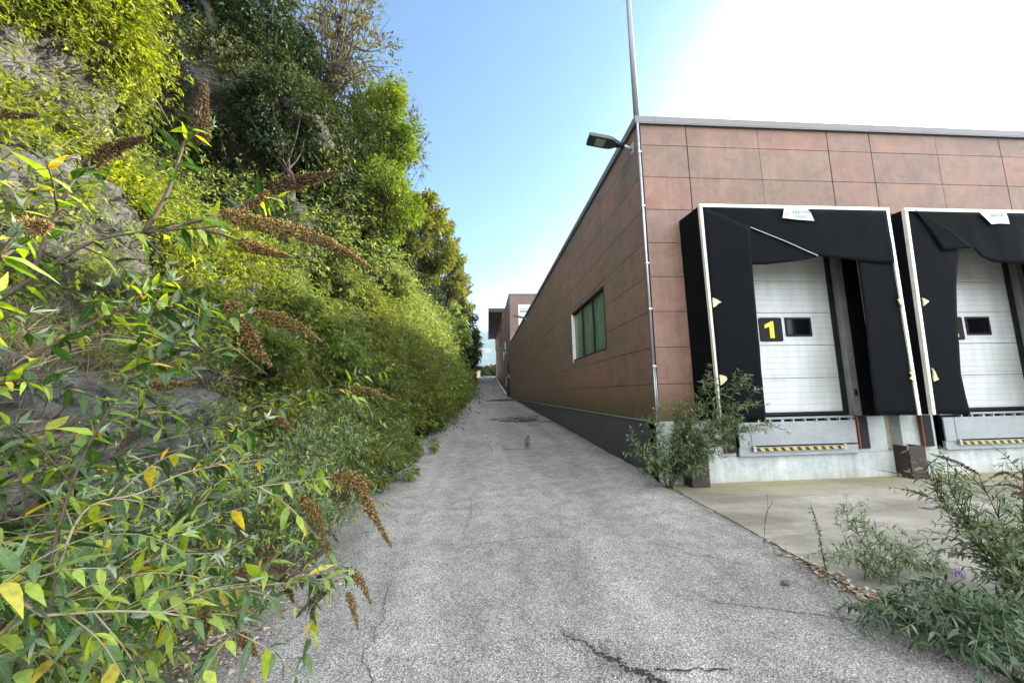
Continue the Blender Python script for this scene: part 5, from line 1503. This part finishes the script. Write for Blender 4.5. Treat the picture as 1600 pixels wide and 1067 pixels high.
def build_litter():
    def scatter(name, label, n, region, L, mat='litter', lift=.004, apron=False):
        P = region(n); n = len(P)
        z = (np.full(n, .105) if apron else road_z(P[:, 1]))+lift+rng.random(n)*.012
        Q = np.c_[P, z]
        a = rng.uniform(0, 2*math.pi, n)
        D = np.c_[np.cos(a), np.sin(a), rng.uniform(-.25, .35, n)]
        N = unit(np.c_[rng.normal(0, .35, n), rng.normal(0, .35, n), np.ones(n)])
        ln = rng.uniform(L[0], L[1], n)
        return tag(leaf_obj(name, M[mat], None, Q, D, N, ln, ln*rng.uniform(.3, .6, n), True), label, 'fallen leaves', kind='stuff')
    def edge(n):
        y = np.where(rng.random(n) < .6, rng.uniform(1.5, 3.6, n), rng.uniform(1.6, 10, n)); x = -1.85+np.abs(rng.normal(0, .22, n))*np.where(y < 4, 1.5, .8)-np.abs(rng.normal(0, .45, n))*.9
        return np.c_[x, y]
    scatter('leaf_litter', 'pale dead leaves along the left edge of the asphalt', 5200, edge, (.018, .05))
    def sparse(n): return np.c_[rng.uniform(-1.6, 2.6, n), rng.uniform(1.9, 12, n)]
    scatter('stray_leaves', 'a few stray dead leaves scattered over the lane', 60, sparse, (.02, .05), lift=.012)
    def joint(n):
        y = 2.55+np.abs(rng.normal(0, .5, n)); x = 2.70+rng.normal(0, .05, n); return np.c_[x, y]
    scatter('joint_debris', 'brown dead leaves caught in the joint of apron and lane', 420, joint, (.015, .05), lift=.012)
    def ap(n): return np.c_[rng.uniform(2.9, 9, n), rng.uniform(2.5, 6., n)]
    scatter('apron_leaves', 'a few dry leaves lying on the concrete apron', 40, ap, (.02, .045), apron=True, lift=.006)
    # twigs and planks in the lane
    t = thing('plank', 'weathered strip of wood lying by the weed in the lane', 'plank', (.85, 9.1, .3))
    z = float(road_z(9.1))+.012
    m = MB(); m.box(.52, 1.05, 9.08, 9.14, z-.008, z+.022); m.build('board', M['wood'], t, bevel=.004)
    m = MB(); m.box(.50, .56, 9.15, 9.5, z-.008, z+.02); m.build('batten', M['wood'], t, bevel=.004)
    t = thing('twig_pile', 'heap of dark dry twigs on the lane by the plinth', 'twigs', (1.6, 15.5, .5))
    m = MB()
    for _ in range(70):
        x, y = random.gauss(1.4, .45), random.gauss(15.6, .7); a = random.uniform(-.5, .5); l = random.uniform(.15, .5)
        z = float(road_z(y))+random.uniform(.012, .05)
        m.tube([(x, y, z), (x+math.cos(a)*l, y+math.sin(a)*l, z+random.uniform(-.01, .03))], .008, 4)
    m.build('twigs', M['stem'], t)
    t2 = thing('twig_pile', 'thin line of dry twigs across the crest of the lane', 'twigs', (1.5, 30, 1.))
    m = MB()
    for _ in range(80):
        x, y = random.gauss(1.6, .6), random.gauss(31.5, .9); a = random.uniform(-.4, .4); l = random.uniform(.2, .7)
        z = float(road_z(y))+random.uniform(.015, .06)
        m.tube([(x, y, z), (x+math.cos(a)*l, y+math.sin(a)*l, z+random.uniform(-.01, .03))], .012, 4)
    m.build('twigs', M['stem'], t2)
    # brown stone on the lane
    c = at(1229, 914, 2.97); z = float(road_z(2.97))
    V = []; import_b = 8
    for j in range(6):
        for i in range(9):
            th = math.pi*j/5; ph = 2*math.pi*i/9
            d = np.array([math.sin(th)*math.cos(ph), math.sin(th)*math.sin(ph), math.cos(th)])
            r = 1+.35*mnoise.noise(tuple(d*1.7))
            V.append((c[0]+.032*d[0]*r, c[1]+.026*d[1]*r, z+.020+.022*d[2]*r))
    Fc = [(j*9+i, j*9+(i+1) % 9, (j+1)*9+(i+1) % 9, (j+1)*9+i) for j in range(5) for i in range(9)]
    tag(link_mesh('stone', V, Fc, M['stone'], loc=(c[0], c[1], z)), 'small brown stone lying on the asphalt near the joint', 'stone')
    # pebbles loosened from the broken asphalt
    # cracks
    ribbon(crack_path((.48, 2.62), (.98, 2.08), 110, .07, 2.), list(np.interp(np.linspace(0, 1, 110), [0, .3, .7, 1], [.002, .008, .028, .044])), .006, M['crack'], 'crack', 'broken dark crack in the asphalt at the bottom of the picture')
    ribbon(crack_path((.92, 2.25), (1.32, 2.22), 24, .03, 4.), [.005]*24, .007, M['crack'], 'crack', 'short side crack branching from the broken asphalt')
    ribbon(crack_path((-.74, 3.4), (-.62, 2.2), 50, .07, 6.), [.0022]*50, .006, M['crack'], 'crack', 'thin winding crack on the left half of the lane')
    ribbon(crack_path((1.6, 2.85), (2.62, 2.42), 50, .05, 8.), [.003]*50, .006, M['crack'], 'crack', 'thin crack running to the low dark shrub')
    ribbon(crack_path((2.70, 6.0), (2.71, 2.2), 60, .012, 10.), [.016]*60, .012, M['crack'], 'joint', 'dark open joint between lane and concrete apron')
    ribbon(crack_path((-1.4, 10.6), (.3, 10.4), 40, .12, 12.), [.005]*40, .006, M['crack'], 'crack', 'crack crossing the lane before the weed')
    ribbon(crack_path((.15, 12.5), (.22, 8.8), 40, .08, 14.), [.006]*40, .006, M['crack'], 'crack', 'lengthwise crack up the middle of the lane')
    ribbon(crack_path((.9, 12.6), (2.5, 10.6), 40, .15, 16.), [.008]*40, .006, M['crack'], 'crack', 'ragged crack towards the plinth')
    ribbon(crack_path((2.72, 33), (2.755, 6.2), 90, .01, 18.), [.03]*90, .008, M['crack'], 'joint', 'dirty joint between lane and plinth')
    # pebbles and crumbs
    n = 520
    m = MB(); r = random.Random(5)
    for _ in range(n):
        if r.random() < .6:
            q = r.random(); x = .48+.5*q+r.gauss(0, .07); y = 2.62-.54*q+r.gauss(0, .05)
        else:
            x = r.uniform(-1.5, 2.6); y = r.uniform(2.0, 7)
        s = r.uniform(.003, .010); z0 = float(road_z(y))+.004
        m.add([(x-s, y, z0), (x, y-s, z0), (x+s, y, z0), (x, y+s*.8, z0), (x+s*.2, y, z0+s*.9)], [(0, 1, 4), (1, 2, 4), (2, 3, 4), (3, 0, 4)])
    tag(m.build('crumbs', M['crumb']), 'small crumbs of asphalt lying on the lane', 'crumbs', kind='stuff')

# ------------------------------------------------------------------ light, sky, camera
def build_light():
    AZ, EL, HAZE_FILL = 62., 24., 16.5
    w = bpy.data.worlds.new('World'); scene.world = w; w.use_nodes = True
    nt = w.node_tree; nt.nodes.clear()
    sky = nt.nodes.new('ShaderNodeTexSky'); sky.sky_type = 'NISHITA'; sky.sun_disc = False
    sky.sun_elevation = rad(EL); sky.sun_rotation = rad(AZ); sky.altitude = 200
    sky.air_density = 1.; sky.dust_density = 1.4; sky.ozone_density = 1.5
    bg = nt.nodes.new('ShaderNodeBackground'); bg.inputs['Strength'].default_value = .068
    out = nt.nodes.new('ShaderNodeOutputWorld')
    # bright high haze toward the sun, added over the unseen sky as shade fill, open blue gap to the north west
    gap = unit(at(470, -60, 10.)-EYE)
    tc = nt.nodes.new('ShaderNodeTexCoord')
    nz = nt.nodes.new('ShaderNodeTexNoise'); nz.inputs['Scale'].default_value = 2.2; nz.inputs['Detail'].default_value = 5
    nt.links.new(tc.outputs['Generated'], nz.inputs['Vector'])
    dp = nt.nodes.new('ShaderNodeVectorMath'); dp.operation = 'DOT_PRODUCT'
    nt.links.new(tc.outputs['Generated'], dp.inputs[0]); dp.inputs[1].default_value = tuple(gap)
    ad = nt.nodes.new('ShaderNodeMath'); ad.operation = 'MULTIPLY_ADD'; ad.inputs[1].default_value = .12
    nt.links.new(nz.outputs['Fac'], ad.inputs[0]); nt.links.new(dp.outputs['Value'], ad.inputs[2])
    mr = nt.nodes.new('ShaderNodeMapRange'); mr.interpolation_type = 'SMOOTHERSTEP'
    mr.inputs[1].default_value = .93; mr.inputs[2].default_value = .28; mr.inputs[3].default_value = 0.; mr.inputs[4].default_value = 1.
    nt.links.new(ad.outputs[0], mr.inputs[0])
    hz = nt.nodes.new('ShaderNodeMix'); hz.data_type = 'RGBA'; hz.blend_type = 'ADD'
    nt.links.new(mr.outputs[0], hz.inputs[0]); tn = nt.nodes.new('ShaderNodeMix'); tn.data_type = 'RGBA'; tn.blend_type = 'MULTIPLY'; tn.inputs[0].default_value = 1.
    tn.inputs[7].default_value = (.68, .925, 1.10, 1); nt.links.new(sky.outputs[0], tn.inputs[6]); nt.links.new(tn.outputs[2], hz.inputs[6]); hz.inputs[7].default_value = (HAZE_FILL*1.05, HAZE_FILL, HAZE_FILL*.93, 1)
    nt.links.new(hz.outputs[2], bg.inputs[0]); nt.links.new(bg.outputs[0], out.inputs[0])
    ld = bpy.data.lights.new('sun', 'SUN'); ld.energy = 5.0; ld.angle = rad(.5); ld.color = (1., .90, .74)
    lo = bpy.data.objects.new('sun', ld); COL.objects.link(lo)
    d = Vector((math.sin(rad(AZ))*math.cos(rad(EL)), math.cos(rad(AZ))*math.cos(rad(EL)), math.sin(rad(EL))))
    lo.rotation_euler = d.to_track_quat('Z', 'Y').to_euler()
    lo.location = d*60

def build_haze():
    m = MB(); m.box(-4050, 4050, -4050, 4050, -12, 560)
    k = NT('haze')
    v = k.n('ShaderNodeVolumePrincipled')
    v.inputs['Color'].default_value = (.55, .78, 1., 1); v.inputs['Density'].default_value = .00014; v.inputs['Anisotropy'].default_value = .2
    k.l(v.outputs[0], k.out.inputs['Volume'])
    tag(m.build('haze', k.m), 'thin bluish haze over the valley', 'haze', kind='stuff')

def build_camera():
    cd = bpy.data.cameras.new('camera'); cd.sensor_width = 36.; cd.lens = F/1600*36.; cd.clip_start = .05; cd.clip_end = 12000
    co = bpy.data.objects.new('camera', cd); COL.objects.link(co)
    R = RW @ np.array([[1, 0, 0], [0, -1, 0], [0, 0, -1.]])
    m = Matrix(R.tolist()).to_4x4(); m.translation = Vector(EYE)
    co.matrix_world = m
    scene.camera = co

def setup_render():
    v = scene.view_settings
    v.view_transform = 'Standard'; v.look = 'None'; v.gamma = 1; v.use_curve_mapping = False
    v.exposure = 2.0
    c = scene.cycles
    c.use_denoising = True
    c.max_bounces = 7; c.diffuse_bounces = 4; c.glossy_bounces = 3; c.transmission_bounces = 4; c.transparent_max_bounces = 4
    c.sample_clamp_indirect = 8

build_ground()
build_hill()
build_warehouse()
build_roof_fixings()
wall_lamp(XS, 6.37, 5.96, 'grey floodlight on its arm at the near building corner')
wall_lamp(XS, 23.0, 6.0, 'grey floodlight half way along the side wall', up=.25)
wall_lamp(XS, 41.5, 6.0, 'small floodlight on the taller block', up=.1)
dock_shelter(3.43, 6.66, .03, False)
dock_shelter(6.94, 10.15, -.085, True)
dock_door(0, 0, 1, 'white sectional door numbered one')
dock_door(PITCH, 3.46, 2, 'white sectional door numbered two, partly cut by the frame')
dock_leveller(0, True, 'grey tread plate leveller with hazard strip under door one')
dock_leveller(PITCH+.08, False, 'smooth grey leveller with hazard strip under door two')
dock_bumper(3.86, 'orange and black bumper behind the corner shrub')
dock_bumper(6.165, 'orange and black bumper right of the first leveller')
dock_bumper(7.32, 'orange and black bumper left of the second leveller')
dock_bumper(9.66, 'orange and black bumper beyond the second leveller')
steel_guard(3.16, 'brown steel guard beside the corner shrub')
steel_guard(6.80, 'brown steel guard between the two docks')
build_far()
build_slope_plants()
build_near_buddleias()
build_foot_bushes()
build_slope_bushes()
build_dry_grass()
build_trees()
build_right_plants()
build_litter()
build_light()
build_haze()
build_camera()
setup_render()
